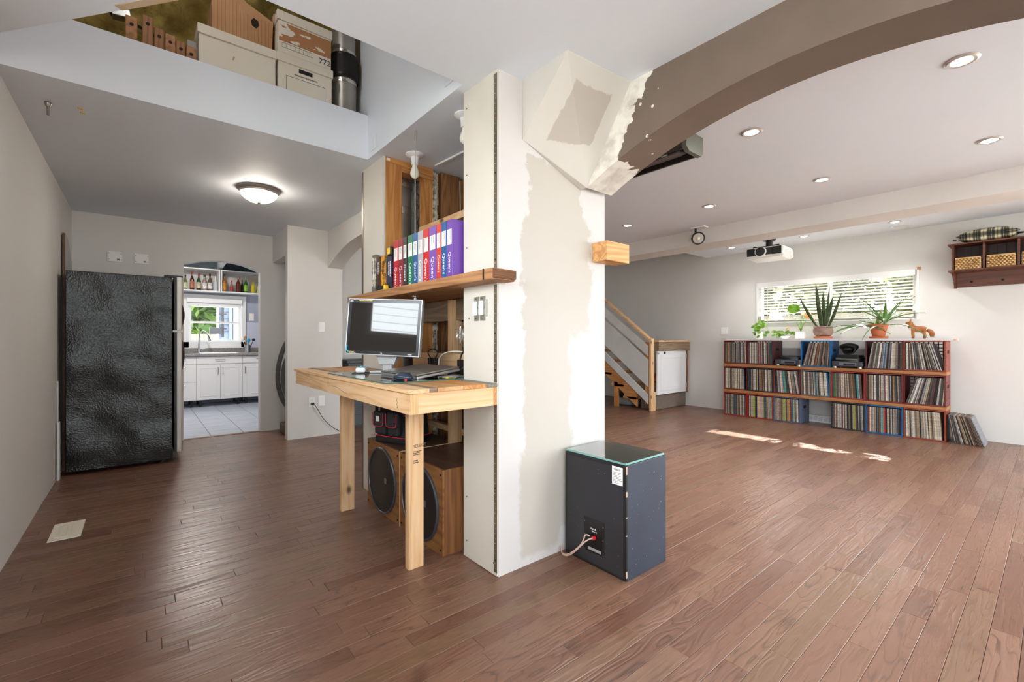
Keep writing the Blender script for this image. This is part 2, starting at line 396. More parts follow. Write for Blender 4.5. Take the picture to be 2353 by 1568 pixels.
# ---- near arch: brown paint with an unpainted plaster end
def arch_mat():
    m, nt, bs = newmat('brown_arch_paint')
    tc = N(nt, 'ShaderNodeTexCoord'); sp = N(nt, 'ShaderNodeSeparateXYZ'); nt.links.new(tc.outputs['Object'], sp.inputs[0])
    n = N(nt, 'ShaderNodeTexNoise'); n.inputs['Scale'].default_value = 14; n.inputs['Detail'].default_value = 6; nt.links.new(tc.outputs['Object'], n.inputs['Vector'])
    # ragged boundary: y + .45*(z-2.2) + noise > limit
    a = N(nt, 'ShaderNodeMath', operation='MULTIPLY_ADD'); a.inputs[1].default_value = .55; nt.links.new(sp.outputs['Z'], a.inputs[0]); nt.links.new(sp.outputs['Y'], a.inputs[2])
    b = N(nt, 'ShaderNodeMath', operation='MULTIPLY_ADD'); b.inputs[1].default_value = .16; nt.links.new(n.outputs['Fac'], b.inputs[0]); nt.links.new(a.outputs[0], b.inputs[2])
    mk = ramp(nt, b.outputs[0], [(.0, (0, 0, 0, 1)), (1, (0, 0, 0, 1))])
    g = N(nt, 'ShaderNodeMath', operation='GREATER_THAN'); g.inputs[1].default_value = 1.262 + .55 * 2.44 + .08; nt.links.new(b.outputs[0], g.inputs[0])
    n2 = N(nt, 'ShaderNodeTexNoise'); n2.inputs['Scale'].default_value = 3.0; nt.links.new(tc.outputs['Object'], n2.inputs['Vector'])
    br = ramp(nt, n2.outputs['Fac'], [(.3, RGB(106, 92, 81)), (.7, RGB(118, 103, 92))])
    wh = ramp(nt, n.outputs['Fac'], [(.35, RGB(196, 190, 180)), (.6, RGB(228, 224, 216))])
    # droplets of white paint
    vo = N(nt, 'ShaderNodeTexVoronoi'); vo.inputs['Scale'].default_value = 16; nt.links.new(tc.outputs['Object'], vo.inputs['Vector'])
    lt = N(nt, 'ShaderNodeMath', operation='LESS_THAN'); lt.inputs[1].default_value = .13; nt.links.new(vo.outputs['Distance'], lt.inputs[0])
    near = N(nt, 'ShaderNodeMath', operation='GREATER_THAN'); near.inputs[1].default_value = 1.22 + .55 * 2.44 - .02; nt.links.new(b.outputs[0], near.inputs[0])
    dr = N(nt, 'ShaderNodeMath', operation='MULTIPLY'); nt.links.new(lt.outputs[0], dr.inputs[0]); nt.links.new(near.outputs[0], dr.inputs[1])
    mx = N(nt, 'ShaderNodeMath', operation='MAXIMUM'); nt.links.new(g.outputs[0], mx.inputs[0]); nt.links.new(dr.outputs[0], mx.inputs[1])
    nt.links.new(mixc(nt, mx.outputs[0], br, wh), bs.inputs['Base Color']); bs.inputs['Roughness'].default_value = .42
    bump(nt, bs, n.outputs['Fac'], .06); return m
na = MB(); pts = arc(.65, 1.01, .235, 1.98, 36)
for (a, za), (b, zb) in zip(pts, pts[1:]): na.prism([(a, za), (b, zb), (b, 2.75), (a, 2.75)], 'X', 1.905, 2.12)
struct(na.o('wall_near_arch', arch_mat(), loc=(0, 0, 0)))
struct(MB().box(1.905, 2.12, -2.6, -.36, 0, 2.75).o('wall_near_arch_end', P_wall, loc=(0, 0, 0)))
# ---- pillar and gusset
def pillar_mat(name, ax, boxes, base, patch):
    m, nt, bs = newmat(name)
    tc = N(nt, 'ShaderNodeTexCoord'); sp = N(nt, 'ShaderNodeSeparateXYZ'); nt.links.new(tc.outputs['Object'], sp.inputs[0])
    n = N(nt, 'ShaderNodeTexNoise'); n.inputs['Scale'].default_value = 9; n.inputs['Detail'].default_value = 5; n.inputs['Roughness'].default_value = .65; nt.links.new(tc.outputs['Object'], n.inputs['Vector'])
    n2 = N(nt, 'ShaderNodeTexNoise'); n2.inputs['Scale'].default_value = 1.4; nt.links.new(tc.outputs['Object'], n2.inputs['Vector'])
    last = None
    for (c0, h0, c1, h1, amp, w) in boxes:
        ds = []
        for sock, c, h in ((ax, c0, h0), ('Z', c1, h1)):
            s1 = N(nt, 'ShaderNodeMath', operation='SUBTRACT'); s1.inputs[1].default_value = c; nt.links.new(sp.outputs[sock], s1.inputs[0])
            ab = N(nt, 'ShaderNodeMath', operation='ABSOLUTE'); nt.links.new(s1.outputs[0], ab.inputs[0])
            s2 = N(nt, 'ShaderNodeMath', operation='SUBTRACT'); s2.inputs[1].default_value = h; nt.links.new(ab.outputs[0], s2.inputs[0]); ds.append(s2)
        mx = N(nt, 'ShaderNodeMath', operation='MAXIMUM'); nt.links.new(ds[0].outputs[0], mx.inputs[0]); nt.links.new(ds[1].outputs[0], mx.inputs[1])
        ad = N(nt, 'ShaderNodeMath', operation='MULTIPLY_ADD'); ad.inputs[1].default_value = amp; nt.links.new(n.outputs['Fac'], ad.inputs[0]); nt.links.new(mx.outputs[0], ad.inputs[2])
        mr = N(nt, 'ShaderNodeMapRange'); mr.inputs['From Min'].default_value = amp * .5; mr.inputs['From Max'].default_value = amp * .5 + w
        mr.inputs['To Min'].default_value = 1; mr.inputs['To Max'].default_value = 0; nt.links.new(ad.outputs[0], mr.inputs['Value'])
        if last is None: last = mr.outputs[0]
        else:
            q = N(nt, 'ShaderNodeMath', operation='MAXIMUM'); nt.links.new(last, q.inputs[0]); nt.links.new(mr.outputs[0], q.inputs[1]); last = q.outputs[0]
    bc = ramp(nt, n2.outputs['Fac'], [(.3, RGB(*base[0])), (.7, RGB(*base[1]))])
    nt.links.new(mixc(nt, last, bc, RGB(*patch)), bs.inputs['Base Color']); bs.inputs['Roughness'].default_value = .6
    bump(nt, bs, n.outputs['Fac'], .03); return m
pm = pillar_mat('pillar_paint_patched', 'X', [(1.72, .19, 1.86, .20, .16, .012), (1.73, .25, 1.48, .30, .22, .02), (1.66, .16, .75, .60, .14, .02), (1.60, .12, .30, .25, .12, .03)],
                ((204, 200, 198), (210, 206, 204)), (189, 183, 174))
struct(MB().box(1.326, 2.12, 1.71, 2.0, 0, 2.44).o('wall_pillar', pm, loc=(0, 0, 0)))
pd_ = MB().box(1.318, 1.326, 1.713, 2.0, .004, 2.44)
struct(pd_.o('wall_pillar_board', P_dry, loc=(0, 0, 0)))
for nm, (z0, z1) in (('a', (.0, 1.41)), ('b', (1.462, 2.43))):
    pass
gm = pillar_mat('gusset_plaster_patched', 'X', [(1.70, .115, 2.255, .105, .06, .006)], ((206, 203, 196), (202, 198, 191)), (180, 172, 163))
gs = MB(); A1, A2, A3, A4 = (1.477, 1.40, 2.44), (1.905, 1.37, 2.44), (1.905, 1.66, 1.98), (1.477, 1.709, 2.145)
B1, B2 = (1.477, 1.709, 2.44), (1.905, 1.709, 2.44); B3 = (1.905, 1.709, 1.98)
gs.add([A1, A2, A3, A4, B1, B2, B3], [(0, 1, 2, 3), (0, 3, 4), (1, 5, 6, 2), (3, 2, 6), (0, 4, 5, 1), (4, 3, 6, 5)])
struct(gs.o('wall_gusset', gm, loc=(0, 0, 0)))
# ---- storage core shell
struct(MB().box(1.325, 2.12, 3.415, 3.43, 0, 2.44).o('wall_core_end', P_wall, loc=(0, 0, 0)))
struct(MB().box(2.10, 2.12, 2.0, 3.415, 0, 2.44).o('wall_core_back', M('drywall_backside', (128, 122, 116), .9, var=.2, vscale=4, c2=(112, 104, 98)), loc=(0, 0, 0)))
struct(MB().box(1.325, 1.338, 3.03, 3.415, 0, 2.44).o('wall_core_board', P_dry, loc=(0, 0, 0)))
struct(MB().box(1.9, 2.12, 3.43, 3.44, 0, 2.44).o('wall_core_return', P_wall, loc=(0, 0, 0)))
# ---- ceilings
ce = MB(); T = .014
ce.box(-.53, 1.905, 3.185, 6.3, CEI, CEI + T).box(1.265, 1.905, 1.93, 3.185, CEI, CEI + T).box(-.53, 1.905, -2.6, 1.93, CEI, CEI + T)
ce.prism([(-.53, 1.93), (.28, 1.93), (-.53, 2.94)], 'Z', CEI, CEI + T)
struct(ce.o('ceiling', P_ceil, loc=(0, 0, 0)))
struct(MB().box(1.905, 5.2, -2.6, 6.3, CEI, CEI + T).o('ceiling_right_room', P_ceil, loc=(0, 0, 0)))
struct(MB().box(5.3, 7.35, -2.6, 3.77, 2.515, 2.53).o('ceiling_window_bay', P_ceil, loc=(0, 0, 0)))
struct(MB().box(5.08, 5.44, -2.6, 6.3, 2.262, 2.75).o('trim_ceiling_beam', paint('beam_paint', (214, 209, 204), (221, 216, 212), sc=2.2), loc=(0, 0, 0)))
struct(MB().box(-.53, 2.7, 6.42, 10, 2.75, 2.77).o('ceiling_kitchen', P_kdark, loc=(0, 0, 0)))
# stairwell above the stairs
sw = MB().box(5.3, 5.44, 3.77, 6.3, 2.515, 4.6).box(5.3, 7.35, 3.70, 3.77, 2.53, 4.6).box(5.3, 7.47, 3.7, 6.42, 4.6, 4.7)
struct(sw.o('wall_stairwell', P_wall, loc=(0, 0, 0)))
rf = MB().box(-.8, 7.6, -2.9, 6.5, 4.75, 4.9).box(-.65, 5.3, -2.72, -2.6, 2.7, 4.75).box(5.3, 7.47, -2.72, -2.6, 2.7, 4.75).box(7.35, 7.47, -2.72, 6.42, 4.55, 4.75).box(-.65, 7.47, 6.3, 6.42, 2.7, 4.75).box(-.65, -.53, -2.72, 6.42, 3.9, 4.75)
rf.box(-.65, 2.8, 6.42, 10.15, 2.77, 2.9)
struct(rf.o('ceiling_roof_shell', dark, loc=(0, 0, 0)))
# ---- old stair hole above the ceiling
at_ = MB().box(-.53, 1.265, 3.17, 3.185, CEI, 2.757)
struct(at_.o('wall_hole_panel', P_ceil, loc=(0, 0, 0)))
struct(MB().box(1.265, 1.28, 1.93, 3.185, CEI + T, 3.75).box(1.265, 1.28, 3.185, 3.95, 2.757, 3.75).o('wall_hole_side', P_ceil, loc=(0, 0, 0)))
struct(MB().box(-.53, 1.265, 3.185, 4.0, 2.70, 2.757).o('floor_attic_ledge', wood('attic_board', (150, 118, 80), (120, 92, 60), 0), loc=(0, 0, 0)))
struct(MB().box(-.53, 1.28, 1.915, 1.93, CEI + T, 3.75).box(-.53, 1.28, 1.9, 4.1, 3.75, 3.8).o('ceiling_attic', M('attic_brown', (74, 58, 42), .9), loc=(0, 0, 0)))
cut = MB()
d0 = Vector((.285, 1.924, 0)); d1 = Vector((.285 - .81 * .42, 1.924 + 1.01 * .42, 0)); nn = Vector((-.779, -.627, 0)) * .028; up = Vector((0, 0, CEI - .003)); dn = Vector((0, 0, CEI + .013))
cut.hexa([d0 + up, d1 + up, d0 + nn + up, d1 + nn + up, d0 + dn, d1 + dn, d0 + nn + dn, d1 + nn + dn])
struct(cut.o('trim_hole_edge', M('torn_plasterboard_edge', (196, 166, 132), .9, var=.12, vscale=5, c2=(204, 184, 160)), loc=(0, 0, 0)))
# kitchen outer walls
kw = MB()
kw.box(-.53, .66, 9.8, 9.95, 0, 2.77).box(1.46, 2.8, 9.8, 9.95, 0, 2.77).box(.66, 1.46, 9.8, 9.95, 0, 1.10).box(.66, 1.46, 9.8, 9.95, 1.78, 2.77)
struct(kw.o('wall_kitchen_window', P_kwall, loc=(0, 0, 0)))
struct(MB().box(2.68, 2.8, 6.42, 9.95, 0, 2.77).o('wall_kitchen_side', P_kwall, loc=(0, 0, 0)))
struct(MB().box(-.53, 2.7, 9.78, 9.8, 2.385, 2.75).o('wall_kitchen_upper', P_kdark, loc=(0, 0, 0)))
# ================================================================== WINDOWS AND OUTDOORS
pane = glassy('window_glass', (250, 252, 252), .02)
white_pl = M('white_plastic', (245, 245, 244), .3)
blindm = M('blind_slat_white', (206, 200, 192), .45)
# record wall window: white frame in the opening
w1 = bpy.data.objects.new('window_1', None); COL.objects.link(w1); BASE[w1.name] = Vector((0, 0, 0)); struct(w1)
MB().box(7.37, 7.46, 1.108, 1.15, 1.395, 2.0).box(7.37, 7.46, 2.909, 2.951, 1.395, 2.0).box(7.37, 7.46, 1.15, 2.909, 1.395, 1.43).box(7.37, 7.46, 1.15, 2.909, 1.965, 2.0).o('window_frame', P_trim, w1)
MB().box(7.41, 7.44, 2.01, 2.05, 1.43, 1.965).o('mullion', P_trim, w1)
MB().box(7.42, 7.426, 1.15, 2.01, 1.43, 1.965).o('pane', pane, w1); MB().box(7.42, 7.426, 2.05, 2.909, 1.43, 1.965).o('pane', pane, w1)
MB().box(7.335, 7.349, 1.085, 1.108, 1.39, 2.02).box(7.335, 7.349, 2.951, 2.974, 1.39, 2.02).o('casing', P_trim, w1)
bl = thing('window_blind', 'white slatted venetian blind lowered over the window above the records', 'blind', (7.37, 2.03, 1.40))
MB().box(7.31, 7.365, 1.118, 2.945, 1.935, 2.005).o('headrail', P_trim, bl, bevel=.003)
mm = MB().obox((7.345, 2.03, 0), (.046, 1.80, .0025), (0, R(-26), 0))
for k in range(10):
    s = MB(); s.v = [p + Vector((0, 0, 1.905 - k * .041)) for p in mm.v]; s.f = list(mm.f); s.mi = list(mm.mi); s.o('slat', blindm, bl)
for k in range(11): MB().obox((7.345, 2.03, 1.496 - k * .0078), (.05, 1.80, .003), (0, R(-3), 0)).o('slat', blindm, bl)
MB().box(7.32, 7.37, 1.13, 2.93, 1.392, 1.408).o('bottom_rail', P_trim, bl)
for yy in (1.4, 2.03, 2.66): MB().cyl((7.322, yy, 1.4), (7.322, yy, 1.94), .0012, n=5).o('ladder_cord', white_pl, bl)
MB().cyl((7.305, 2.80, 1.26), (7.31, 2.80, 1.93), .004, n=6).o('tilt_wand', M('clear_wand', (196, 196, 194), .2), bl)
MB().box(7.334, 7.349, 1.07, 1.105, 2.0, 2.03).o('window_shim', wood('shim_wood', (196, 140, 90), (170, 112, 66), 2)); tag(bpy.data.objects['window_shim'], 'small bare wood shim at the corner of the long window', 'wood block')
w8 = bpy.data.objects.new('window_8', None); COL.objects.link(w8); BASE[w8.name] = Vector((0, 0, 0)); struct(w8)  # unseen window, added so more light reaches the left wall
MB().box(7.37, 7.46, -2.35, -2.29, .5, 2.1).box(7.37, 7.46, -1.01, -.95, .5, 2.1).box(7.37, 7.46, -2.29, -1.01, .5, .56).box(7.37, 7.46, -2.29, -1.01, 2.04, 2.1).box(7.38, 7.45, -2.29, -1.01, 1.28, 1.33).o('window_frame', P_trim, w8)
MB().box(7.42, 7.426, -2.29, -1.01, .56, 1.28).o('pane', pane, w8); MB().box(7.42, 7.426, -2.29, -1.01, 1.33, 2.04).o('pane', pane, w8)
# kitchen window with double-hung sashes
w2 = bpy.data.objects.new('window_2', None); COL.objects.link(w2); BASE[w2.name] = Vector((0, 0, 0)); struct(w2)
MB().box(.58, .66, 9.76, 9.8, 1.0, 1.95).box(1.46, 1.54, 9.76, 9.8, 1.0, 1.95).box(.66, 1.46, 9.76, 9.8, 1.78, 1.95).box(.58, 1.54, 9.76, 9.8, .99, 1.10).o('casing', P_trim, w2)
MB().box(.66, .70, 9.82, 9.9, 1.10, 1.78).box(1.42, 1.46, 9.82, 9.9, 1.10, 1.78).box(.70, 1.42, 9.82, 9.9, 1.74, 1.78).box(.70, 1.42, 9.82, 9.9, 1.10, 1.14).o('sash_frame', P_trim, w2)
MB().box(.70, 1.42, 9.82, 9.88, 1.44, 1.475).o('meeting_rail', P_trim, w2)
MB().box(.70, 1.42, 9.85, 9.855, 1.14, 1.44).o('pane', pane, w2); MB().box(.70, 1.42, 9.87, 9.875, 1.475, 1.74).o('pane', pane, w2)
rb = thing('roller_blind', 'white roller blind rolled up over the kitchen sink window', 'blind', (1.06, 9.72, 1.83))
MB().box(.63, 1.47, 9.70, 9.76, 1.80, 1.88).o('cassette', P_trim, rb, bevel=.006); MB().box(.66, 1.44, 9.735, 9.74, 1.745, 1.80).o('fabric', P_trim, rb)
# window in the left wall (seen mirrored in the monitor) and three unseen ones behind the camera, sized for the light
w3 = bpy.data.objects.new('window_3', None); COL.objects.link(w3); BASE[w3.name] = Vector((0, 0, 0)); struct(w3)
MB().box(-.62, -.54, .2, .25, 1.38, 2.1).box(-.62, -.54, 2.47, 2.52, 1.38, 2.1).box(-.62, -.54, .25, 2.47, 1.38, 1.42).box(-.62, -.54, .25, 2.47, 2.06, 2.1).box(-.61, -.57, 1.34, 1.38, 1.42, 2.06).o('window_frame', P_trim, w3)
MB().box(-.60, -.594, .25, 1.34, 1.42, 2.06).o('pane', pane, w3); MB().box(-.60, -.594, 1.38, 2.47, 1.42, 2.06).o('pane', pane, w3)
b3 = thing('window_blind', 'white slatted blind in the high window of the left wall', 'blind', (-.52, 1.36, 1.4))
for k in range(9): MB().obox((-.55, 1.36, 2.04 - k * .075), (.05, 2.2, .003), (0, R(10), 0)).o('slat', blindm, b3)
w7 = bpy.data.objects.new('window_7', None); COL.objects.link(w7); BASE[w7.name] = Vector((0, 0, 0)); struct(w7)  # unseen glazing, added for more light from the left
MB().box(-.62, -.54, -2.3, -2.24, .2, 2.1).box(-.62, -.54, -.36, -.3, .2, 2.1).box(-.62, -.54, -2.24, -.36, .2, .26).box(-.62, -.54, -2.24, -.36, 2.04, 2.1).o('window_frame', P_trim, w7)
MB().box(-.60, -.594, -2.24, -.36, .26, 2.04).o('pane', pane, w7)
for i, (c, hw, z0, z1) in enumerate(REAR):
    w = bpy.data.objects.new('window_%d' % (4 + i), None); COL.objects.link(w); BASE[w.name] = Vector((0, 0, 0)); struct(w); e = .06
    MB().box(c - hw, c - hw + e, -2.7, -2.62, z0, z1).box(c + hw - e, c + hw, -2.7, -2.62, z0, z1).box(c - hw + e, c + hw - e, -2.7, -2.62, z0, z0 + e).box(c - hw + e, c + hw - e, -2.7, -2.62, z1 - e, z1).box(c - .03, c + .03, -2.7, -2.62, z0 + e, z1 - e).o('window_frame', P_trim, w)
    MB().box(c - hw + e, c - .03, -2.67, -2.664, z0 + e, z1 - e).o('pane', pane, w); MB().box(c + .03, c + hw - e, -2.67, -2.664, z0 + e, z1 - e).o('pane', pane, w)
# ---- outdoors
g = MB().box(-40, 60, -40, 60, -.5, -.45)
struct(g.o('floor_garden', M('pale_bounce_ground', (186, 184, 180), .9, var=.2, vscale=3, c2=(174, 172, 168)), loc=(0, 0, 0)))  # unseen ground, made pale to bounce neutral light indoors
def leafmat(name, c, c2):
    m, nt, bs = newmat(name)
    oi = N(nt, 'ShaderNodeNewGeometry'); nt.links.new(ramp(nt, oi.outputs['Random Per Island'], [(0, RGB(*c)), (1, RGB(*c2))]), bs.inputs['Base Color'])
    bs.inputs['Roughness'].default_value = .5; bs.inputs['Transmission Weight'].default_value = 0
    tr = N(nt, 'ShaderNodeBsdfTranslucent'); nt.links.new(ramp(nt, oi.outputs['Random Per Island'], [(0, RGB(*c)), (1, RGB(*c2))]), tr.inputs['Color'])
    mx = N(nt, 'ShaderNodeMixShader'); mx.inputs[0].default_value = .45; out = nt.nodes['Material Output']
    nt.links.new(bs.outputs[0], mx.inputs[1]); nt.links.new(tr.outputs[0], mx.inputs[2]); nt.links.new(mx.outputs[0], out.inputs['Surface'])
    return m
LG = leafmat('tree_leaves', (44, 78, 30), (96, 124, 52)); LG2 = leafmat('bush_leaves', (44, 54, 32), (96, 98, 60))
def tree(name, label, c, rad, trunk_z, n, size, mat, seed, cat='tree'):
    t = thing(name, label, cat, (c[0], c[1], -.45)); r_ = random.Random(seed); m = MB()
    for _ in range(n):
        while True:
            p = Vector((r_.uniform(-1, 1), r_.uniform(-1, 1), r_.uniform(-1, 1)))
            if .35 < p.length < 1: break
        p = Vector((c[0] + p.x * rad[0], c[1] + p.y * rad[1], c[2] + p.z * rad[2]))
        q = Euler((r_.uniform(-1, 1), r_.uniform(-1, 1), r_.uniform(0, 6.28))).to_matrix(); s = size * r_.uniform(.6, 1.3)
        m.add([p + q @ Vector(v) * s for v in ((-.5, 0, 0), (-.1, -.32, .05), (.5, 0, 0), (-.1, .32, .05))], [(0, 1, 2, 3)])
    f = m.o('foliage', mat, t); f['kind'] = 'stuff'
    MB().tube([(c[0], c[1], -.45), (c[0] + .1, c[1], trunk_z * .5), (c[0], c[1] + .1, trunk_z)], lambda q: .16 - .08 * q, 8).o('trunk', wood('bark', (96, 80, 64), (70, 56, 44), 2), t)
tree('garden_tree', 'leafy green tree outside the kitchen window', (1.3, 16.4, 3.0), (2.1, 1.7, 2.2), 2.2, 3600, .34, LG, 1)
tree('garden_tree', 'leafy tree beside the wooden fence behind the kitchen', (-1.0, 20.5, 3.0), (2.6, 1.8, 2.6), 2.4, 3000, .36, LG, 2)
tree('garden_bush', 'sunlit bush outside the record wall window, by the stairs end', (11.6, 5.3, 2.2), (1.3, .98, 2.0), 1.4, 2300, .26, LG2, 3, 'bush')
tree('garden_bush', 'sunlit bush outside the middle of the record wall window', (12.0, 3.25, 2.0), (1.3, 1.0, 2.2), 1.4, 2300, .26, LG2, 4, 'bush')
tree('garden_bush', 'sunlit bush outside the record wall window, by the coat shelf end', (11.8, 1.2, 2.2), (1.3, .98, 2.0), 1.4, 2300, .26, LG2, 5, 'bush')
fe = thing('garden_fence', 'tan board fence behind the kitchen trees', 'fence', (.5, 14.0, -.45))
fw = wood('fence_wood', (150, 136, 104), (124, 110, 82), 2)
for k in range(22): MB().box(-1.2 + k * .145, -1.2 + k * .145 + .135, 14.0, 14.02, -.45, 1.28).o('board', fw, fe)
MB().box(-1.2, 2.0, 13.97, 14.0, 1.02, 1.10).o('rail', fw, fe)
nh = thing('neighbour_house', 'pale blue clapboard house wall beyond the kitchen window', 'house', (2.9, 12.6, -.45))
sid = M('clapboard', (128, 140, 158), .6)
for k in range(28): MB().hexa([(1.39, 12.5, -.45 + k * .15), (4.4, 12.5, -.45 + k * .15), (1.39, 12.6, -.45 + k * .15), (4.4, 12.6, -.45 + k * .15), (1.39, 12.52, -.3 + k * .15), (4.4, 12.52, -.3 + k * .15), (1.39, 12.6, -.3 + k * .15), (4.4, 12.6, -.3 + k * .15)]).o('clapboard', sid, nh)
MB().box(1.37, 1.42, 12.47, 12.5, -.45, 3.75).o('corner_board', P_trim, nh)
MB().box(1.61, 1.68, 12.42, 12.5, -.45, 3.75).o('downpipe', M('slate_pipe', (92, 98, 108), .5), nh)
MB().box(1.70, 2.1, 12.44, 12.5, .6, 2.6).o('window', M('window_pale', (160, 164, 168), .3), nh)
ut = thing('wall_bracket', 'black metal wall bracket with cables on the clapboard house', 'bracket', (1.45, 12.4, 1.2)); bk = M('black_metal', (30, 30, 32), .5)
MB().box(1.46, 1.51, 12.40, 12.46, 1.2, 2.3).o('upright', bk, ut)
for z in (1.38, 1.52, 1.72, 1.95, 2.12): MB().box(1.40, 1.56, 12.38, 12.42, z, z + .03).o('crossbar', bk, ut)
MB().box(1.22, 1.45, 12.3, 12.40, 1.27, 1.42).o('meter_box', bk, ut)
ev = MB().box(7.47, 8.05, .6, 3.5, 2.42, 2.52); struct(ev.o('trim_added_eave', dark, loc=(0, 0, 0)))  # unseen overhang, added to narrow the sun patch on the floor
# ================================================================== LEFT ROOM
# ---- refrigerator
fr = thing('refrigerator', 'black top-freezer refrigerator with textured side and stainless door edges', 'refrigerator', (-.1, 5.6, 0))
def fridge_mat():
    m, nt, bs = newmat('pebbled_black')
    v = coords(nt); n = N(nt, 'ShaderNodeTexNoise'); n.inputs['Scale'].default_value = 85; n.inputs['Detail'].default_value = 2; nt.links.new(v, n.inputs['Vector'])
    n2 = N(nt, 'ShaderNodeTexNoise'); n2.inputs['Scale'].default_value = 2.0; n2.inputs['Detail'].default_value = 1.5; nt.links.new(v, n2.inputs['Vector'])
    bs.inputs['Base Color'].default_value = RGB(17, 18, 18); bs.inputs['Roughness'].default_value = .22; bs.inputs['Specular IOR Level'].default_value = .5
    b1 = N(nt, 'ShaderNodeBump'); b1.inputs['Strength'].default_value = 1.0; b1.inputs['Distance'].default_value = .085; nt.links.new(n2.outputs['Fac'], b1.inputs['Height'])
    b2 = N(nt, 'ShaderNodeBump'); b2.inputs['Strength'].default_value = .8; b2.inputs['Distance'].default_value = .0032; nt.links.new(n.outputs['Fac'], b2.inputs['Height']); nt.links.new(b1.outputs['Normal'], b2.inputs['Normal'])
    nt.links.new(b2.outputs['Normal'], bs.inputs['Normal']); return m
FM = fridge_mat(); steel = M('stainless', (196, 194, 190), .5, .6); blk = M('black_plastic', (24, 24, 25), .45)
MB().box(-.48, .228, 5.25, 6.0, .03, 1.72).o('cabinet', FM, fr, bevel=.004)
def fdoor(nm, z0, z1):
    d = MB().box(.244, .262, 5.262, 5.99, z0, z1).o(nm, blk, fr)
    MB().box(.262, .300, 5.256, 5.994, z0, z1).o('door_skin', steel, d, bevel=.006)
    MB().box(.300, .306, 5.27, 5.98, z0 + .005, z1 - .005).o('door_front', M('brown_bronze_edge', (120, 92, 74), .4, .6), d)
    return d
d1 = fdoor('freezer_door', 1.228, 1.728); d2 = fdoor('fresh_food_door', .085, 1.212)
MB().tube([(.306, 5.93, 1.25), (.35, 5.93, 1.32), (.355, 5.93, 1.45), (.306, 5.93, 1.58)], .012, 8, smooth_pts=2).o('handle', blk, d1)
MB().tube([(.306, 5.93, 1.19), (.35, 5.93, 1.1), (.355, 5.93, .9), (.306, 5.93, .72)], .012, 8, smooth_pts=2).o('handle', blk, d2)
MB().box(.17, .31, 5.27, 5.36, 1.728, 1.742).o('hinge_cover', blk, fr); MB().box(.235, .31, 5.27, 5.33, 1.212, 1.228).o('hinge', steel, fr)
MB().box(.10, .24, 5.3, 5.95, .03, .085).o('kick_grille', blk, fr)
for yy in (5.32, 5.93): MB().cyl((.16, yy, 0), (.16, yy, .035), .02, n=10).o('foot', blk, fr)
for xx, zz in ((-.0, .075), (.075, .10)): MB().lathe([(.012, 0), (.009, -.004), (0, -.004)], (xx, 5.2505, zz), 12, axis='Y').o('dent_plug', M('dent_black', (10, 10, 10), .6), fr)
# ---- panel and trim behind the refrigerator
lp = MB(); pr = [(5.5, 0), (5.5, 2.07), (5.62, 2.07), (5.74, 2.04), (5.86, 1.97), (5.98, 1.86), (6.08, 1.74), (6.13, 1.70), (6.13, 0)]
q = lp.prism(pr, 'X', -.522, -.505)
o = lp.o('curved_top_panel', [wood('panel_edge', (120, 88, 66), (94, 66, 48), 2)]); tag(o, 'tall grey panel with a curved top corner leaning on the left wall behind the refrigerator', 'panel')
o.data.materials.append(M('grey_panel_face', (190, 188, 184), .5))
for p in o.data.polygons:
    if abs(p.normal.x) > .5: p.material_index = 1
for yy, z1, lab in ((5.17, .47, 'short'), (5.20, .80, 'longer')):
    o = MB().obox((-.512 if lab == 'short' else -.521, yy, z1 / 2), (.014 if lab == 'short' else .008, .055, z1)).o('trim_offcut', P_trim); tag(o, '%s white trim offcut standing on end against the left wall beside the refrigerator' % lab, 'trim offcut')
# ---- blank plates on the back wall
scr = M('screw_dark', (70, 68, 64), .5, .6)
def blank(x0, x1, z0, z1, lab):
    t = thing('blank_plate', lab, 'wall plate', ((x0 + x1) / 2, 6.29, z0))
    MB().box(x0, x1, 6.291, 6.2995, z0, z1).o('plate', white_pl, t, bevel=.004)
    for a in (x0 + .008, x1 - .012):
        for b in (z0 + .022, z1 - .022): MB().box(a, a + .009, 6.289, 6.2915, b - .002, b + .002).o('screw', scr, t)
    MB().box(x1 - .042, x1 - .02, 6.2895, 6.2915, z0 + .016, z0 + .034).o('sticker', M('sticker_grey', (150, 148, 144), .6), t)
blank(-.267, -.148, 1.958, 2.066, 'blank white plate on the wall above the refrigerator, towards the corner')
blank(-.052, .07, 1.958, 2.066, 'blank white plate on the wall above the refrigerator, towards the kitchen arch')
def wallplate(name, label, kind, c, axis, w=.07, h=.115, gang=1):
    """switch or outlet plate on a wall; axis '-Y' or '-X' is the way it faces"""
    t = thing(name, label, 'switch' if kind == 'switch' else 'outlet', c)
    def bx(u0, u1, v0, v1, d0, d1, nm, mt, par=t, bev=0):
        if axis == '-Y': return MB().box(c[0] + u0, c[0] + u1, c[1] - d1, c[1] - d0, c[2] + v0, c[2] + v1).o(nm, mt, par, bevel=bev)
        return MB().box(c[0] - d1, c[0] - d0, c[1] + u0, c[1] + u1, c[2] + v0, c[2] + v1).o(nm, mt, par, bevel=bev)
    bx(-w / 2, w / 2, -h / 2, h / 2, 0, .006, 'plate', white_pl, bev=.002)
    for gk in range(gang):
        uc = (gk - (gang - 1) / 2) * .046
        if kind == 'switch': bx(uc - .016, uc + .016, -.033, .033, .006, .010, 'rocker', white_pl)
        elif kind == 'outlet':
            for dz in (-.02, .02):
                r_ = bx(uc - .016, uc + .016, dz - .014, dz + .014, .006, .008, 'receptacle', white_pl)
                for du in (-.006, .006): bx(uc + du - .001, uc + du + .001, dz - .004, dz + .006, .008, .0085, 'slot', scr, r_)
        else: bx(-w / 2 + .006, w / 2 - .006, -h / 2 + .008, h / 2 - .008, .006, .008, 'cover', white_pl)
    return t
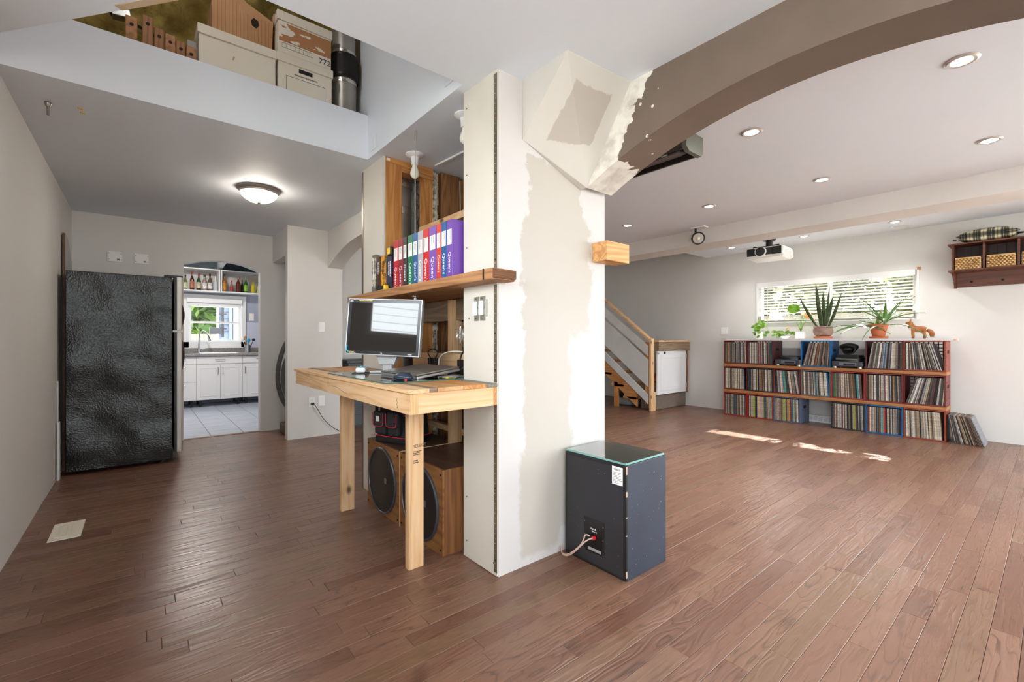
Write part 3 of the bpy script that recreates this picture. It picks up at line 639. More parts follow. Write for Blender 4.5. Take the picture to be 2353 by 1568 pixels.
wallplate('light_switch', 'white dimmer switch on the closet wall', 'switch', (1.658, 5.559, 1.29), '-Y')
wallplate('wall_outlet', 'white outlet low on the closet wall with a black plug in it', 'outlet', (1.546, 5.559, .412), '-Y')
wallplate('cover_plate', 'raised white cover plate low on the closet wall beside the outlet', 'cover', (1.655, 5.559, .415), '-Y', .075, .12)
wallplate('wall_outlet', 'white double outlet on the wall between the stairs and the records', 'switch', (7.349, 3.467, 1.282), '-X', .115, .115, 2)
pl = thing('extension_cord', 'black power cord hanging from the outlet on the closet wall', 'cord', (1.7, 5.54, 0))
MB().box(1.535, 1.565, 5.515, 5.55, .38, .405).o('plug', blk, pl)
MB().tube([(1.56, 5.52, .39), (1.60, 5.51, .33), (1.66, 5.52, .21), (1.76, 5.52, .10), (1.86, 5.50, .03), (1.95, 5.45, .006)], .004, 6, smooth_pts=2).o('cable', blk, pl)
# ---- vacuum hose in the closet
vh = thing('vacuum_hose', 'dark grey ribbed vacuum hose hanging in the closet doorway', 'hose', (1.34, 5.9, 0))
hp = [(1.42, 5.95, 1.18), (1.37, 5.95, 1.12), (1.31, 5.95, .98), (1.272, 5.95, .80), (1.268, 5.95, .62), (1.30, 5.95, .47), (1.35, 5.95, .36), (1.42, 5.95, .28)]
hm = MB(); hm.tube(hp, lambda q: .026 + .0025 * math.sin(q * 400), 12, smooth_pts=4)
hm.o('hose', M('hose_grey', (78, 76, 75), .6), vh, smooth=60)
MB().tube([(1.40, 6.02, .95), (1.345, 6.02, .80), (1.338, 6.02, .60), (1.40, 6.02, .40)], .024, 10, smooth_pts=3).o('hose_return', M('hose_grey2', (92, 90, 88), .6), vh, smooth=60)
MB().box(1.32, 1.5, 5.85, 6.1, 0, .13).o('nozzle_base', wood('brown_base', (110, 84, 66), (86, 64, 48), 0), vh, bevel=.02)
# ---- floor register
rg = thing('floor_register', 'white metal floor register lying by the left wall', 'vent', (-.335, 3.757, 0))
wm = M('cream_metal', (236, 230, 216), .4)
MB().box(-.405, -.266, 3.60, 3.915, .0005, .006).o('frame', wm, rg, bevel=.003)
for k in range(14): MB().box(-.38 + k * .0065 * 1.0, -.378 + k * .0065 + .0022, 3.65, 3.865, .006, .0085).o('louvre', wm, rg)
# ---- ceiling dome light
dl = thing('dome_light', 'frosted glass dome ceiling light with a bronze and nickel rim', 'ceiling light', (.79, 4.39, CEI))
MB().lathe([(.165, 0), (.168, -.008), (.16, -.02), (.15, -.026), (.146, -.04), (.13, -.045)], (.79, 4.39, CEI - .0005), 40).o('rim', M('brushed_nickel', (176, 166, 156), .4, .6), dl, smooth=30)
MB().lathe([(.142, -.04), (.132, -.062), (.11, -.085), (.075, -.105), (.035, -.116), (0, -.118)], (.79, 4.39, CEI), 40).o('glass_bowl', M('lit_frosted_glass', (255, 244, 226), .4, emit=24), dl, smooth=60)
MB().lathe([(.015, -.112), (.014, -.122), (.006, -.128), (0, -.13)], (.79, 4.39, CEI), 16).o('finial', M('brass_finial', (190, 140, 80), .3, .9), dl, smooth=60)
# ---- hook and wire stubs in the ceiling
hk = thing('ceiling_anchor', 'steel threaded stub hanging from the ceiling near the left wall', 'anchor bolt', (-.39, 3.519, CEI))
MB().lathe([(.014, 0), (.016, -.006), (.010, -.022), (.006, -.026)], (-.39, 3.519, CEI), 14).o('collar', M('zinc', (150, 148, 142), .35, .9), hk)
MB().cyl((-.39, 3.519, CEI - .026), (-.39, 3.519, CEI - .07), .006, n=8).o('stub', M('zinc', (150,)*3, .35, .9), hk)
for (x, y), lab in (((-.259, 3.488), 'nearest the anchor bolt'), ((-.254, 3.547), 'further from the hole panel')):
    tag(MB().obox((x, y, CEI - .004), (.02, .008, .008), (0, 0, .5)).o('wall_plug', M('yellow_plug', (214, 190, 90), .5)), 'tiny yellow plastic plug in the ceiling, ' + lab, 'plug')
# ================================================================== STORAGE CORE BETWEEN THE ROOMS
def fir(ax): return wood('fir_lumber_%d' % ax, (230, 194, 152), (202, 154, 106), ax, .55, 1.0, .8, c3=(222, 180, 134))
def amb(ax): return wood('amber_lumber_%d' % ax, (206, 146, 84), (166, 104, 48), ax, .55, 1.0, .7)
def old(ax): return wood('old_brown_timber_%d' % ax, (160, 112, 72), (116, 74, 44), ax, .65, 1.4, .7)
def grey(ax): return wood('weathered_timber_%d' % ax, (146, 124, 100), (112, 92, 74), ax, .7, 1.2, .5)
sf = bpy.data.objects.new('wall_core_framing', None); COL.objects.link(sf); sf.location = (1.55, 3.05, 0); BASE[sf.name] = Vector((1.55, 3.05, 0)); struct(sf)
MB().box(1.338, 1.425, 3.03, 3.068, 0, 2.40).o('stud', amb(2), sf); MB().box(1.425, 1.463, 3.03, 3.118, 0, 2.40).o('stud', amb(2), sf)
MB().box(1.338, 1.72, 3.028, 3.12, 2.40, 2.438).o('top_plate', amb(0), sf)
MB().box(1.345, 1.37, 3.026, 3.0275, 2.415, 2.43).o('lumber_tag', white_pl, sf)
MB().box(1.63, 1.72, 3.04, 3.078, 0, 2.40).o('stud', amb(2), sf)
MB().box(1.463, 1.72, 3.03, 3.12, 2.355, 2.40).o('header', amb(0), sf)
MB().box(1.72, 1.745, 3.03, 3.3, 0, 2.42).o('old_drywall_strip', M('broken_drywall', (206, 200, 188), .9, var=.1, vscale=30, c2=(120, 104, 90)), sf)
rj = MB(); rr_ = random.Random(5); zz = 0
while zz < 2.4:
    h = rr_.uniform(.02, .06); w = rr_.uniform(.003, .016); rj.box(1.745, 1.745 + w, 3.02, 3.06, zz, min(2.42, zz + h)); zz += h
rj.o('torn_plaster_edge', M('torn_plaster', (196, 184, 166), .9, var=.2, vscale=40, c2=(160, 144, 124)), sf)
MB().box(1.79, 1.955, 3.03, 3.2, 0, 2.43).o('old_post', old(2), sf); MB().box(1.975, 2.095, 3.05, 3.09, 0, 2.42).o('stud', amb(2), sf)
MB().tube([(1.962, 3.03, 2.4), (1.965, 3.03, 2.2), (1.97, 3.03, 2.1), (1.96, 3.03, 1.9)], .006, 6, smooth_pts=1).o('old_cable', M('cloth_cable', (186, 178, 164), .8), sf)
MB().box(1.60, 1.638, 2.0, 3.03, 1.93, 1.975).o('ledger', fir(1), sf)
MB().box(1.58, 1.667, 2.55, 2.588, .455, 1.405).o('stud', fir(2), sf)
MB().box(1.55, 1.588, 2.0, 3.03, .935, 1.05).o('ledger', fir(1), sf)
MB().box(1.62, 1.75, 2.0, 3.03, 1.27, 1.41).o('old_beam', grey(1), sf)
MB().box(1.80, 1.84, 2.6, 2.65, .4, 1.3).o('stud', old(2), sf); MB().box(1.90, 1.95, 2.85, 2.9, 0, 1.3).o('stud', amb(2), sf)
MB().box(1.66, 1.70, 2.0, 3.0, .50, .54).o('low_rail', fir(1), sf); MB().box(1.85, 1.89, 2.0, 3.0, .62, .66).o('low_rail', amb(1), sf)
MB().box(1.68, 2.1, 2.02, 3.0, 0, .01).o('sole_board', old(1), sf)
# duct
dm = M('galvanised_duct', (176, 173, 168), .42, .55, var=.2, vscale=3, c2=(146, 142, 136), bmp=.05, bscale=12)
du = thing('flue_duct', 'grey sheet metal flue duct rising behind the studs above the shelf', 'duct', (1.55, 3.24, 0))
MB().cyl((1.55, 3.24, .0), (1.55, 3.24, CEI), .085, n=28, caps=False).o('pipe', dm, du, smooth=60)
foil = M('foil_tape', (214, 210, 204), .25, .8, bmp=.6, bscale=40)
MB().cyl((1.55, 3.24, 2.30), (1.55, 3.24, 2.40), .089, n=28, caps=False).o('foil_collar', foil, du, smooth=60)
MB().cyl((1.55, 3.24, 2.10), (1.55, 3.24, 2.16), .0865, n=28, caps=False).o('tape_band', foil, du, smooth=60)
# corner beads of perforated steel
bead = M('corner_bead_steel', (150, 142, 126), .4, .75, var=.2, vscale=6, c2=(120, 110, 94)); dotm = M('bead_hole', (226, 222, 212), .8)
for (x, y, z0, z1, lab) in ((1.3165, 1.722, .02, .83, 'below the desk'), (1.3165, 1.722, .935, 1.405, 'between desk and shelf'), (1.3165, 1.722, 1.465, 2.42, 'above the shelf')):
    t = thing('corner_bead', 'perforated steel corner bead on the pillar edge ' + lab, 'corner bead', (x, y, z0))
    MB().box(x - .0005, x + .001, y - .012, y + .012, z0, z1).o('strip', bead, t); dd = MB(); z = z0 + .02; k = 0
    while z < z1 - .01:
        a = y + (.004 if k % 2 else -.004); dd.box(x - .0009, x, a - .0016, a + .0016, z - .0022, z + .0022); z += .024; k += 1
    q = dd.o('perforation', dotm, t); q['kind'] = 'stuff'
    for z in (z0 + .06, (z0 + z1) / 2): MB().lathe([(.005, 0), (.004, -.002), (0, -.002)], (x - .0005, y, z), 10, axis='X').o('screw', scr, t)
t = thing('corner_bead', 'steel corner bead on the far edge of the storage core', 'corner bead', (1.324, 3.425, 0))
MB().box(1.3225, 1.3245, 3.405, 3.431, .0, 2.43).o('strip', bead, t)
for (y, z) in ((1.97, .32), (1.97, .09), (1.97, 1.62), (1.97, 2.0), (1.97, 2.35), (1.74, .06), (1.95, 1.25)):
    tag(MB().lathe([(.004, 0), (.003, -.0012), (0, -.0012)], (1.3178, y, z), 8, axis='X').o('drywall_screw', scr), 'dark drywall screw head in the raw board of the pillar', 'screw', 'screws in the pillar board')
# bare switches on the pillar
for (y, dy) in ((1.878, 0), (1.826, 0)):
    lab = 'towards the storage shelf' if y > 1.85 else 'beside the corner bead'
    t = thing('bare_switch', 'white rocker switch without a cover plate on the pillar, the one ' + lab, 'switch', (1.318, y, 1.24))
    MB().box(1.312, 1.3178, y - .021, y + .017, 1.236, 1.356).o('strap', M('zinc_strap', (172, 168, 156), .4, .7), t)
    MB().box(1.302, 1.312, y - .013, y + .017, 1.262, 1.334).o('body', white_pl, t, bevel=.002)
    MB().box(1.2985, 1.302, y - .008, y + .012, 1.268, 1.312).o('rocker', white_pl, t)
    for z in (1.246, 1.346): MB().lathe([(.003, 0), (.002, -.002), (0, -.002)], (1.312, y, z), 8, axis='X').o('screw', scr, t)
    for z in (1.297, 1.303): MB().box(1.311, 1.3125, y - .019, y - .016, z - .0015, z + .0015).o('mark', scr, t)
tag(MB().box(1.3172, 1.3178, 1.79, 1.797, 1.255, 1.34).o('box_slot', dark), 'dark open slot in the pillar board beside the bare switches', 'slot')
# ---- shelf plank
plank = wood('thick_plank', (176, 126, 82), (128, 84, 50), 1, .6, 1.0, .6, c3=(160, 112, 70))
sh = thing('shelf_plank', 'thick rustic plank shelf through the storage core carrying binders and books', 'shelf', (1.35, 2.5, 1.41))
pp = [(1.205, 1.60), (1.30, 1.602), (1.345, 1.612), (1.36, 1.63), (1.36, 1.708), (1.316, 1.708), (1.316, 2.003), (1.62, 2.003), (1.62, 3.02), (1.322, 3.02), (1.322, 3.40), (1.2, 3.40), (1.198, 2.6), (1.203, 2.0)]
MB().prism(pp, 'Z', 1.412, 1.462).o('board', plank, sh, bevel=.005)
MB().box(1.207, 1.343, 1.594, 1.606, 1.416, 1.459).o('end_grain', wood('plank_end_grain', (120, 78, 46), (82, 50, 28), 0, .7, 3.0), sh, bevel=.006)
MB().box(1.1975, 1.204, 1.66, 1.664, 1.412, 1.462).o('saw_groove', M('groove_dark', (70, 50, 34), .8), sh)
rd = thing('hanger_rod', 'thin steel rod from the ceiling holding up the plank shelf', 'rod', (1.314, 2.537, 1.38))
MB().cyl((1.314, 2.537, 1.39), (1.314, 2.537, CEI), .0032, n=8).o('rod', M('zinc_rod', (196, 194, 190), .35, .8), rd)
MB().cyl((1.314, 2.537, CEI - .06), (1.314, 2.537, CEI - .001), .006, n=8).o('turnbuckle', M('zinc_rod', (196,)*3), rd)
MB().cyl((1.314, 2.537, 1.405), (1.314, 2.537, 1.411), .022, n=14).o('washer', M('zinc_rod', (196,)*3), rd); MB().cyl((1.314, 2.537, 1.378), (1.314, 2.537, 1.40), .008, .009, n=8).o('nut', white_pl, rd)
# ---- binders
ys = [2.736, 2.666, 2.599, 2.545, 2.466, 2.406, 2.342, 2.271, 2.189, 2.138, 2.079, 2.021]
bc = [('red', (196, 40, 44)), ('crimson', (150, 36, 52)), ('charcoal', (62, 56, 54)), ('green', (28, 120, 84)), ('blue', (44, 92, 152)), ('silver grey', (176, 174, 178)), ('bright red', (206, 38, 40)),
      ('wide purple', (124, 84, 172)), ('orange red', (214, 66, 52)), ('navy blue', (40, 88, 146)), ('deep purple', (116, 76, 168))]
card = M('label_card', (240, 238, 234), .5); ink = M('ink_dark', (60, 60, 64), .6); whiteink = M('white_print', (240, 240, 240), .5)
vinyl_side = Matrix(((0, 0, -1, 0), (0, -1, 0, 0), (-1, 0, 0, 0), (0, 0, 0, 1)))
def print_bars(parent, mt, origin, u, v, n, length, pitch, thick, seed=0, nm='print_line'):
    """small print too fine to read: rows of short ink dashes on a face; u = along the row, v = to the next row"""
    r_ = random.Random(seed); m = MB(); u = Vector(u).normalized(); v = Vector(v).normalized(); w = u.cross(v) * .0003; og = Vector(origin)
    for k in range(n):
        t = 0; end = length * r_.uniform(.6, 1)
        while t < end:
            a = r_.uniform(.06, .2) * length; p = og + u * t + v * (k * pitch)
            m.hexa([p - w, p + u * a - w, p + v * thick - w, p + u * a + v * thick - w, p + w, p + u * a + w, p + v * thick + w, p + u * a + v * thick + w]); t += a + .03 * length
    return m.o(nm, mt, parent)
RSP = axes((0, 0, -1), (0, -1, 0))            # lettering that reads downwards on a face looking to -X
for i, (cn, c) in enumerate(bc):
    y1, y0 = ys[i] - (.013 if i == 3 else .002), ys[i + 1] + .002; yc = (y0 + y1) / 2; w = y1 - y0
    where = 'between the books and the crimson one' if i == 0 else ('against the pillar' if i == 10 else 'between the %s and %s ones' % (bc[i - 1][0], bc[i + 1][0]))
    t = thing('ring_binder', '%s ring binder %s' % (cn, where), 'binder', (1.40, yc, 1.463), group='ring binders on the plank shelf')
    h = .312; vm = M('vinyl_' + cn.replace(' ', '_'), c, .32, spec=.5)
    MB().box(1.262, 1.266, y0, y1, 1.4632, 1.463 + h).o('spine', vm, t, bevel=.0015)
    MB().box(1.266, 1.545, y0, y0 + .003, 1.4632, 1.463 + h).o('cover', vm, t); MB().box(1.266, 1.545, y1 - .003, y1, 1.4632, 1.463 + h).o('cover', vm, t)
    MB().box(1.272, 1.535, y0 + .005, y1 - .005, 1.47, 1.463 + h - .018).o('paper_block', card, t)
    MB().box(1.2612, 1.2619, yc - w * .38, yc + w * .38, 1.463 + h * .58, 1.463 + h * .84).o('label_card', card, t)
    print_bars(t, ink, (1.2608, yc + w * .12, 1.463 + h * .82), (0, 0, -1), (0, -1, 0), 2, .05, w * .22, .0022, i, 'handwriting')
    text('lettering', "Queen's", min(.044, w * .62), whiteink, t, (1.2615, yc, 1.463 + h * .46), RSP)
# ---- books
bks = [('white magazine', (226, 222, 214), .27, .024), ('pale picture book', (214, 200, 180), .272, .030), ('slim black book', (40, 38, 42), .25, .034), ('brown software manual', (84, 60, 52), .245, .050),
       ('orange software manual', (236, 164, 50), .245, .068), ('grey striped manual', (118, 112, 118), .225, .036), ('dark blue manual', (54, 52, 80), .225, .080)]
y = 3.092
for i, (bn, c, h, w) in enumerate(bks):
    t = thing('book', '%s standing in the row beside the binders' % bn, 'book', (1.36, y - w / 2, 1.463), group='books on the plank shelf')
    cm = M('book_' + bn.replace(' ', '_'), c, .4, var=.04, vscale=26, c2=tuple(int(v * .55) for v in c))
    MB().box(1.262 + .006 * (i % 3), 1.45, y - w, y, 1.4632, 1.463 + h).o('cover', cm, t); MB().box(1.275, 1.4505, y - w + .002, y - .002, 1.466, 1.463 + h + .0005).o('pages', card, t)
    print_bars(t, whiteink if sum(c) < 400 else ink, (1.2612 + .006 * (i % 3), y - w * .35, 1.463 + h * .85), (0, 0, -1), (0, -1, 0), 2, h * .45, w * .3, w * .16, i)
    y -= w + .0015
bb = thing('folder_box', 'blue and white magazine box behind the software manuals', 'box', (1.42, 2.93, 1.463))
MB().box(1.46, 1.56, 2.88, 2.99, 1.4632, 1.74).o('box', M('box_blue', (52, 86, 140), .5), bb); MB().box(1.459, 1.562, 2.878, 2.992, 1.728, 1.742).o('rim', card, bb)
yel = M('tape_yellow', (240, 196, 40), .4)
tm = thing('tape_measure', 'black and yellow tape measure resting on top of the dark blue manual', 'tape measure', (1.30, 2.82, 1.688))
MB().box(1.255, 1.325, 2.765, 2.825, 1.6885, 1.752).o('case', blk, tm, bevel=.014); MB().box(1.253, 1.256, 2.772, 2.818, 1.70, 1.742).o('badge', yel, tm, bevel=.001)
t2 = thing('tape_measure', 'small yellow tape measure standing on the shelf in front of the manuals', 'tape measure', (1.24, 2.83, 1.463))
MB().box(1.222, 1.258, 2.79, 2.85, 1.4632, 1.50).o('case', yel, t2, bevel=.01); MB().box(1.2205, 1.2225, 2.80, 2.84, 1.47, 1.495).o('badge', blk, t2)
# ---- lamp holders and wiring channel on the nook ceiling
porc = M('white_porcelain', (238, 238, 238), .25); bulbm = M('bulb_glass', (244, 240, 230), .25)
for (x, y, lab) in ((1.485, 2.873, 'above the plank shelf'), (1.45, 2.185, 'half hidden behind the pillar board')):
    t = thing('lamp_holder', 'porcelain lamp holder with an unlit bulb, ' + lab, 'lamp', (x, y, CEI))
    MB().lathe([(.062, 0), (.064, -.006), (.055, -.014), (.03, -.022), (.026, -.05), (.024, -.075)], (x, y, CEI), 28).o('base', porc, t, smooth=35)
    for a in (-.042, .042): MB().lathe([(.005, -.013), (.004, -.017), (0, -.017)], (x + a * .7, y + a * .7, CEI), 8).o('screw', scr, t)
    MB().lathe([(.016, -.07), (.018, -.09), (.028, -.115), (.032, -.135), (.028, -.155), (.014, -.168), (0, -.171)], (x, y, CEI), 24).o('bulb', bulbm, t, smooth=60)
tag(MB().obox((1.72, 2.60, CEI - .006), (.016, .70, .012), (0, 0, R(4))).o('wire_channel', P_trim), 'white surface wiring channel across the nook ceiling', 'wire channel')
# ================================================================== DESK
dk = thing('workbench_desk', 'home made lumber desk built onto the pillar with a plank top', 'desk', (1.1, 2.6, 0))
bx_ = [(.852, .948, fir(1)), (.950, .988, grey(1)), (.990, 1.124, wood('desk_board_tan', (206, 160, 110), (168, 120, 74), 1, .5)), (1.126, 1.252, amb(1)), (1.254, 1.316, wood('desk_board_grey', (134, 130, 120), (110, 104, 94), 1, .6))]
for k, (a, b, mt) in enumerate(bx_): MB().box(a, b, 1.705 if k else 1.700, 3.50, .914, .932 + (.0008 if k % 2 else 0)).o('top_board', mt, dk, bevel=.002)
MB().box(1.318, 1.548, 2.02, 3.01, .914, .932).o('top_board', fir(1), dk)
fa_ = MB().box(.862, .900, 1.71, 3.49, .826, .9135).o('apron', fir(1), dk, bevel=.002)
MB().box(.900, 1.298, 1.712, 1.750, .826, .9135).o('apron', fir(0), dk, bevel=.002)
MB().box(.900, 1.298, 3.452, 3.49, .826, .9135).o('apron', fir(0), dk, bevel=.002)
MB().box(1.2985, 1.3165, 1.712, 3.49, .826, .9135).o('apron', amb(1), dk, bevel=.002)
MB().box(.863, .8995, 1.7092, 1.7105, .828, .912).o('end_grain', wood('fir_end_grain', (226, 190, 142), (198, 152, 100), 2, .6, 2.5), dk)
l1 = MB().box(1.02, 1.102, 2.037, 2.075, 0, .9135).o('leg', fir(2), dk, bevel=.002)
MB().box(1.027, 1.113, 3.018, 3.056, 0, .9135).o('leg', fir(2), dk, bevel=.002)
text('lettering', 'SELECT', .022, M('lumber_stamp', (96, 78, 60), .7), l1, (1.045, 2.0365, .607), axes((1, 0, .08), (0, 0, 1)))
print_bars(l1, M('lumber_stamp', (96, 78, 60), .7), (1.045, 2.0365, .585), (1, 0, 0), (0, 0, -1), 3, .045, .008, .004, 2)
print_bars(l1, M('lumber_stamp', (96, 78, 60), .7), (1.045, 2.0365, .540), (1, 0, 0), (0, 0, -1), 2, .03, .010, .006, 4)
MB().tube([(.8615, 1.83, .885), (.8615, 1.836, .872), (.8615, 1.824, .868), (.8615, 1.838, .858), (.8615, 1.822, .850), (.8615, 1.834, .842), (.8615, 1.828, .848), (.8615, 1.82, .838)], .0008, 4, smooth_pts=1).o('pencil_scrawl', ink, fa_)
MB().tube([(.8615, 2.78, .862), (.8615, 2.74, .868), (.8615, 2.66, .872), (.8615, 2.58, .866), (.8615, 2.50, .852), (.8615, 2.44, .846)], .0008, 4, smooth_pts=1).o('pencil_line', ink, fa_)
gsh = MB().box(.88, 1.335, 1.995, 2.83, .9335, .9385); o = gsh.o('glass_sheet', glassy('desk_glass', (206, 226, 220), .16), bevel=.001); tag(o, 'clear glass sheet lying on the wooden desk under the laptop', 'glass sheet')
ge = MB().box(.8795, .8802, 1.995, 2.83, .9337, .9383).box(.88, 1.335, 1.9945, 1.9952, .9337, .9383).o('polished_edge', M('glass_edge_teal', (60, 110, 104), .15), o)
# ---- monitor
mc = Vector((1.125, 2.575, 1.21)); nrm = Vector((-.80, -.60, 0)).normalized()
rz = math.atan2(nrm.y, nrm.x) + math.pi / 2            # local -Y faces the viewer
mo = thing('computer_monitor', 'silver framed widescreen computer monitor standing on the desk', 'monitor', (1.135, 2.583, .9388), rot=(0, 0, rz))
tilt = Matrix.Translation((0, 0, .275)) @ Euler((R(-4), R(2.2), 0)).to_matrix().to_4x4()
W2, H2 = .245, .170
silver = M('silver_plastic', (198, 200, 202), .3, .4); bez = M('black_bezel', (30, 32, 36), .25)
fm = MB()
for (a, b, c, d) in ((-W2, W2, H2 - .006, H2), (-W2, W2, -H2, -H2 + .006), (-W2, -W2 + .006, -H2, H2), (W2 - .006, W2, -H2, H2)): fm.box(a, b, -.02, .012, c, d)
scrn = fm.xf(tilt).o('frame', silver, mo, bevel=.002)
MB().box(-W2 + .006, W2 - .006, -.016, .01, -H2 + .006, H2 - .006).xf(tilt).o('bezel', bez, mo)
MB().box(-W2 + .024, W2 - .024, -.0168, -.0155, -H2 + .026, H2 - .024).xf(tilt).o('screen', M('dark_glossy_screen', (26, 22, 20), .04, spec=.9), mo)
MB().box(-.16, .16, .01, .045, -.11, .11).xf(tilt).o('rear_shell', silver, mo, bevel=.01)
rt = tilt @ axes((1, 0, 0), (0, 0, 1))
def on_mon(body, size, x, z, mt): text('lettering', body, size, mt, mo, tuple(tilt @ Vector((x, -.0172, z))), (tilt.to_3x3() @ axes((1, 0, 0), (0, 0, 1)).to_3x3()).to_4x4())
on_mon('hp', .011, -.006, -H2 + .014, whiteink)
uu = tilt.to_3x3() @ Vector((1, 0, 0)); vv = tilt.to_3x3() @ Vector((0, 0, -1))
for (x, z, ln, mt, n_) in ((-W2 + .012, H2 - .010, .022, whiteink, 2), (-.17, H2 - .010, .11, yel, 1), (-W2 + .028, -H2 + .018, .05, yel, 1), (-W2 + .028, -H2 + .012, .06, whiteink, 1), (.17, -H2 + .014, .03, whiteink, 1)):
    print_bars(mo, mt, tuple(tilt @ Vector((x, -.0172, z))), uu, vv, n_, ln, .005, .0035, int(ln * 999))
MB().tube([(-W2 + .012, -.018, -H2 + .055), (-W2 + .009, -.018, -H2 + .035), (-W2 + .013, -.018, -H2 + .02), (-W2 + .026, -.018, -H2 + .014)], .004, 6, smooth_pts=2).xf(tilt).o('arrow_sticker', M('sticker_blue', (70, 180, 214), .4), mo)
MB().hexa([(-.05, .02, .05), (.05, .02, .05), (-.05, .07, .05), (.05, .07, .05), (-.085, .02, .14), (.085, .02, .14), (-.085, .05, .14), (.085, .05, .14)]).o('stand_neck', silver, mo, bevel=.004)
MB().box(-.03, .03, .03, .06, .012, .06).o('stand_post', silver, mo); MB().box(-.09, .09, -.02, .13, 0, .012).o('stand_base', silver, mo, bevel=.004)
# ---- laptop, mouse, gadgets
lt = thing('laptop', 'closed grey laptop on the glass sheet', 'laptop', (1.21, 2.29, .9415), rot=(0, R(-6.5), R(3)))
lap = M('laptop_taupe', (150, 142, 134), .35, .6)
MB().box(-.13, .14, -.20, .20, .010, .024).o('base', M('laptop_silver', (176, 174, 172), .35, .6), lt, bevel=.004); MB().box(-.13, .14, -.20, .20, .0255, .036).o('lid', lap, lt, bevel=.005)
MB().box(-.01, .0, -.03, .03, .0358, .0364).o('emblem', M('emblem_dark', (96, 92, 88), .3, .8), lt)
MB().box(-.12, -.10, -.19, .19, -.004, .010).o('foot', blk, lt); MB().box(.10, .12, -.19, .19, .004, .012).o('foot', blk, lt)
for k in range(6): MB().box(-.1312, -.1295, -.18 + k * .06, -.177 + k * .06, .014, .017).o('indicator', whiteink, lt)
ms = thing('computer_mouse', 'dark blue computer mouse on the glass sheet beside the laptop', 'mouse', (1.02, 2.10, .9388), rot=(0, 0, R(25)))
mb_ = MB(); mb_.blob((0, 0, .012), 1, 20, 10, (.034, .056, .026)); mb_.v = [Vector((p.x, p.y, max(p.z, .001))) for p in mb_.v]
mb_.o('shell', M('mouse_blue', (44, 54, 70), .25), ms, smooth=60); MB().box(-.002, .002, -.045, -.01, .032, .037).o('scroll_wheel', blk, ms); MB().obox((-.02, -.035, .003), (.012, .008, .003)).o('red_glow', M('red_led', (230, 40, 40), .4, emit=1.0), ms)
gd = thing('label_printer', 'small white handheld device with a turquoise window on the desk', 'handheld device', (1.06, 2.74, .9393), rot=(0, 0, R(-28)))
MB().box(-.03, .03, -.10, .09, .002, .034).o('body', white_pl, gd, bevel=.012); MB().box(-.02, .022, -.095, -.03, .034, .037).o('display', M('turquoise', (60, 170, 190), .25), gd, bevel=.003)
for k in range(3): MB().cyl((0, .0 + k * .018, .034), (0, .0 + k * .018, .037), .005, n=8).o('button', M('turquoise', (60,)*3), gd)
MB().box(-.045, .05, -.13, .0, -.0005, .002).o('sleeve', blk, gd)
ps = thing('power_strip', 'black power strip with plugs along the back of the desk', 'power strip', (1.49, 2.45, .9328))
MB().box(1.47, 1.515, 2.06, 2.72, .9328, .968).o('bar', blk, ps, bevel=.004)
for k, yy in enumerate((2.30, 2.60, 2.66)): MB().box(1.476, 1.508, yy - .014, yy + .014, .968, 1.02).o('plug', blk, ps, bevel=.004)
MB().cyl((1.468, 2.70, .955), (1.4715, 2.70, .955), .004, n=8).o('pilot_lamp', M('red_led', (230,)*3), ps)
cables = [('black charger cable looping over the ledger behind the laptop', [(1.49, 2.30, 1.02), (1.50, 2.29, 1.07), (1.53, 2.24, 1.075), (1.53, 2.15, 1.05), (1.50, 2.08, 1.06)], blk, .005),
          ('white cable arching from the power strip over the laptop', [(1.47, 2.52, .975), (1.46, 2.50, 1.03), (1.48, 2.44, 1.065), (1.53, 2.36, 1.07), (1.54, 2.26, 1.05)], white_pl, .004),
          ('black cable loop beside the monitor', [(1.49, 2.66, 1.02), (1.48, 2.69, 1.06), (1.49, 2.63, 1.085), (1.50, 2.57, 1.06), (1.49, 2.60, 1.02)], blk, .004),
          ('tangle of dark cables hanging down at the pillar end of the desk', [(1.46, 2.03, 1.07), (1.42, 2.06, 1.03), (1.38, 2.12, .97), (1.33, 2.18, .945), (1.30, 2.12, .941), (1.35, 2.05, .942)], M('cable_dark', (46, 44, 46), .5), .006),
          ('grey cable coiled on the glass behind the mouse', [(1.30, 2.03, .944), (1.24, 2.06, .944), (1.20, 2.03, .944), (1.26, 2.01, .944), (1.33, 2.04, .944), (1.28, 2.09, .944), (1.21, 2.08, .944)], M('cable_grey', (120, 120, 122), .5), .004)]
for lab, pts, mt, r in cables:
    tag(MB().tube(pts, r, 6, smooth_pts=3).o('cable', mt, smooth=60), lab, 'cable')
tag(MB().box(1.22, 1.28, 2.015, 2.055, .9388, .946).o('battery_charger', M('charger_yellow', (214, 196, 40), .4), bevel=.002), 'small yellow gadget among the cables on the glass', 'gadget')
fn = thing('desk_fan', 'small wire cage fan clamped in the storage core behind the pillar', 'fan', (1.52, 2.27, 1.0))
cg = MB()
for k in range(20):
    a = 2 * math.pi * k / 20; cg.tube([(1.47, 2.27 + .0 * math.cos(a), 1.17), (1.475, 2.27 + .05 * math.cos(a), 1.17 + .05 * math.sin(a)), (1.50, 2.27 + .075 * math.cos(a), 1.17 + .075 * math.sin(a)), (1.53, 2.27 + .078 * math.cos(a), 1.17 + .078 * math.sin(a))], .0012, 4)
for rr2, xx in ((.03, 1.472), (.06, 1.485), (.078, 1.515)): cg.tube([(xx, 2.27 + rr2 * math.cos(2 * math.pi * j / 24), 1.17 + rr2 * math.sin(2 * math.pi * j / 24)) for j in range(25)], .0014, 4)
cg.o('cage', M('chrome_wire', (206, 200, 190), .3, .8), fn); MB().cyl((1.50, 2.27, 1.17), (1.56, 2.27, 1.17), .035, n=16).o('motor', M('fan_grey', (150, 146, 140), .5), fn)
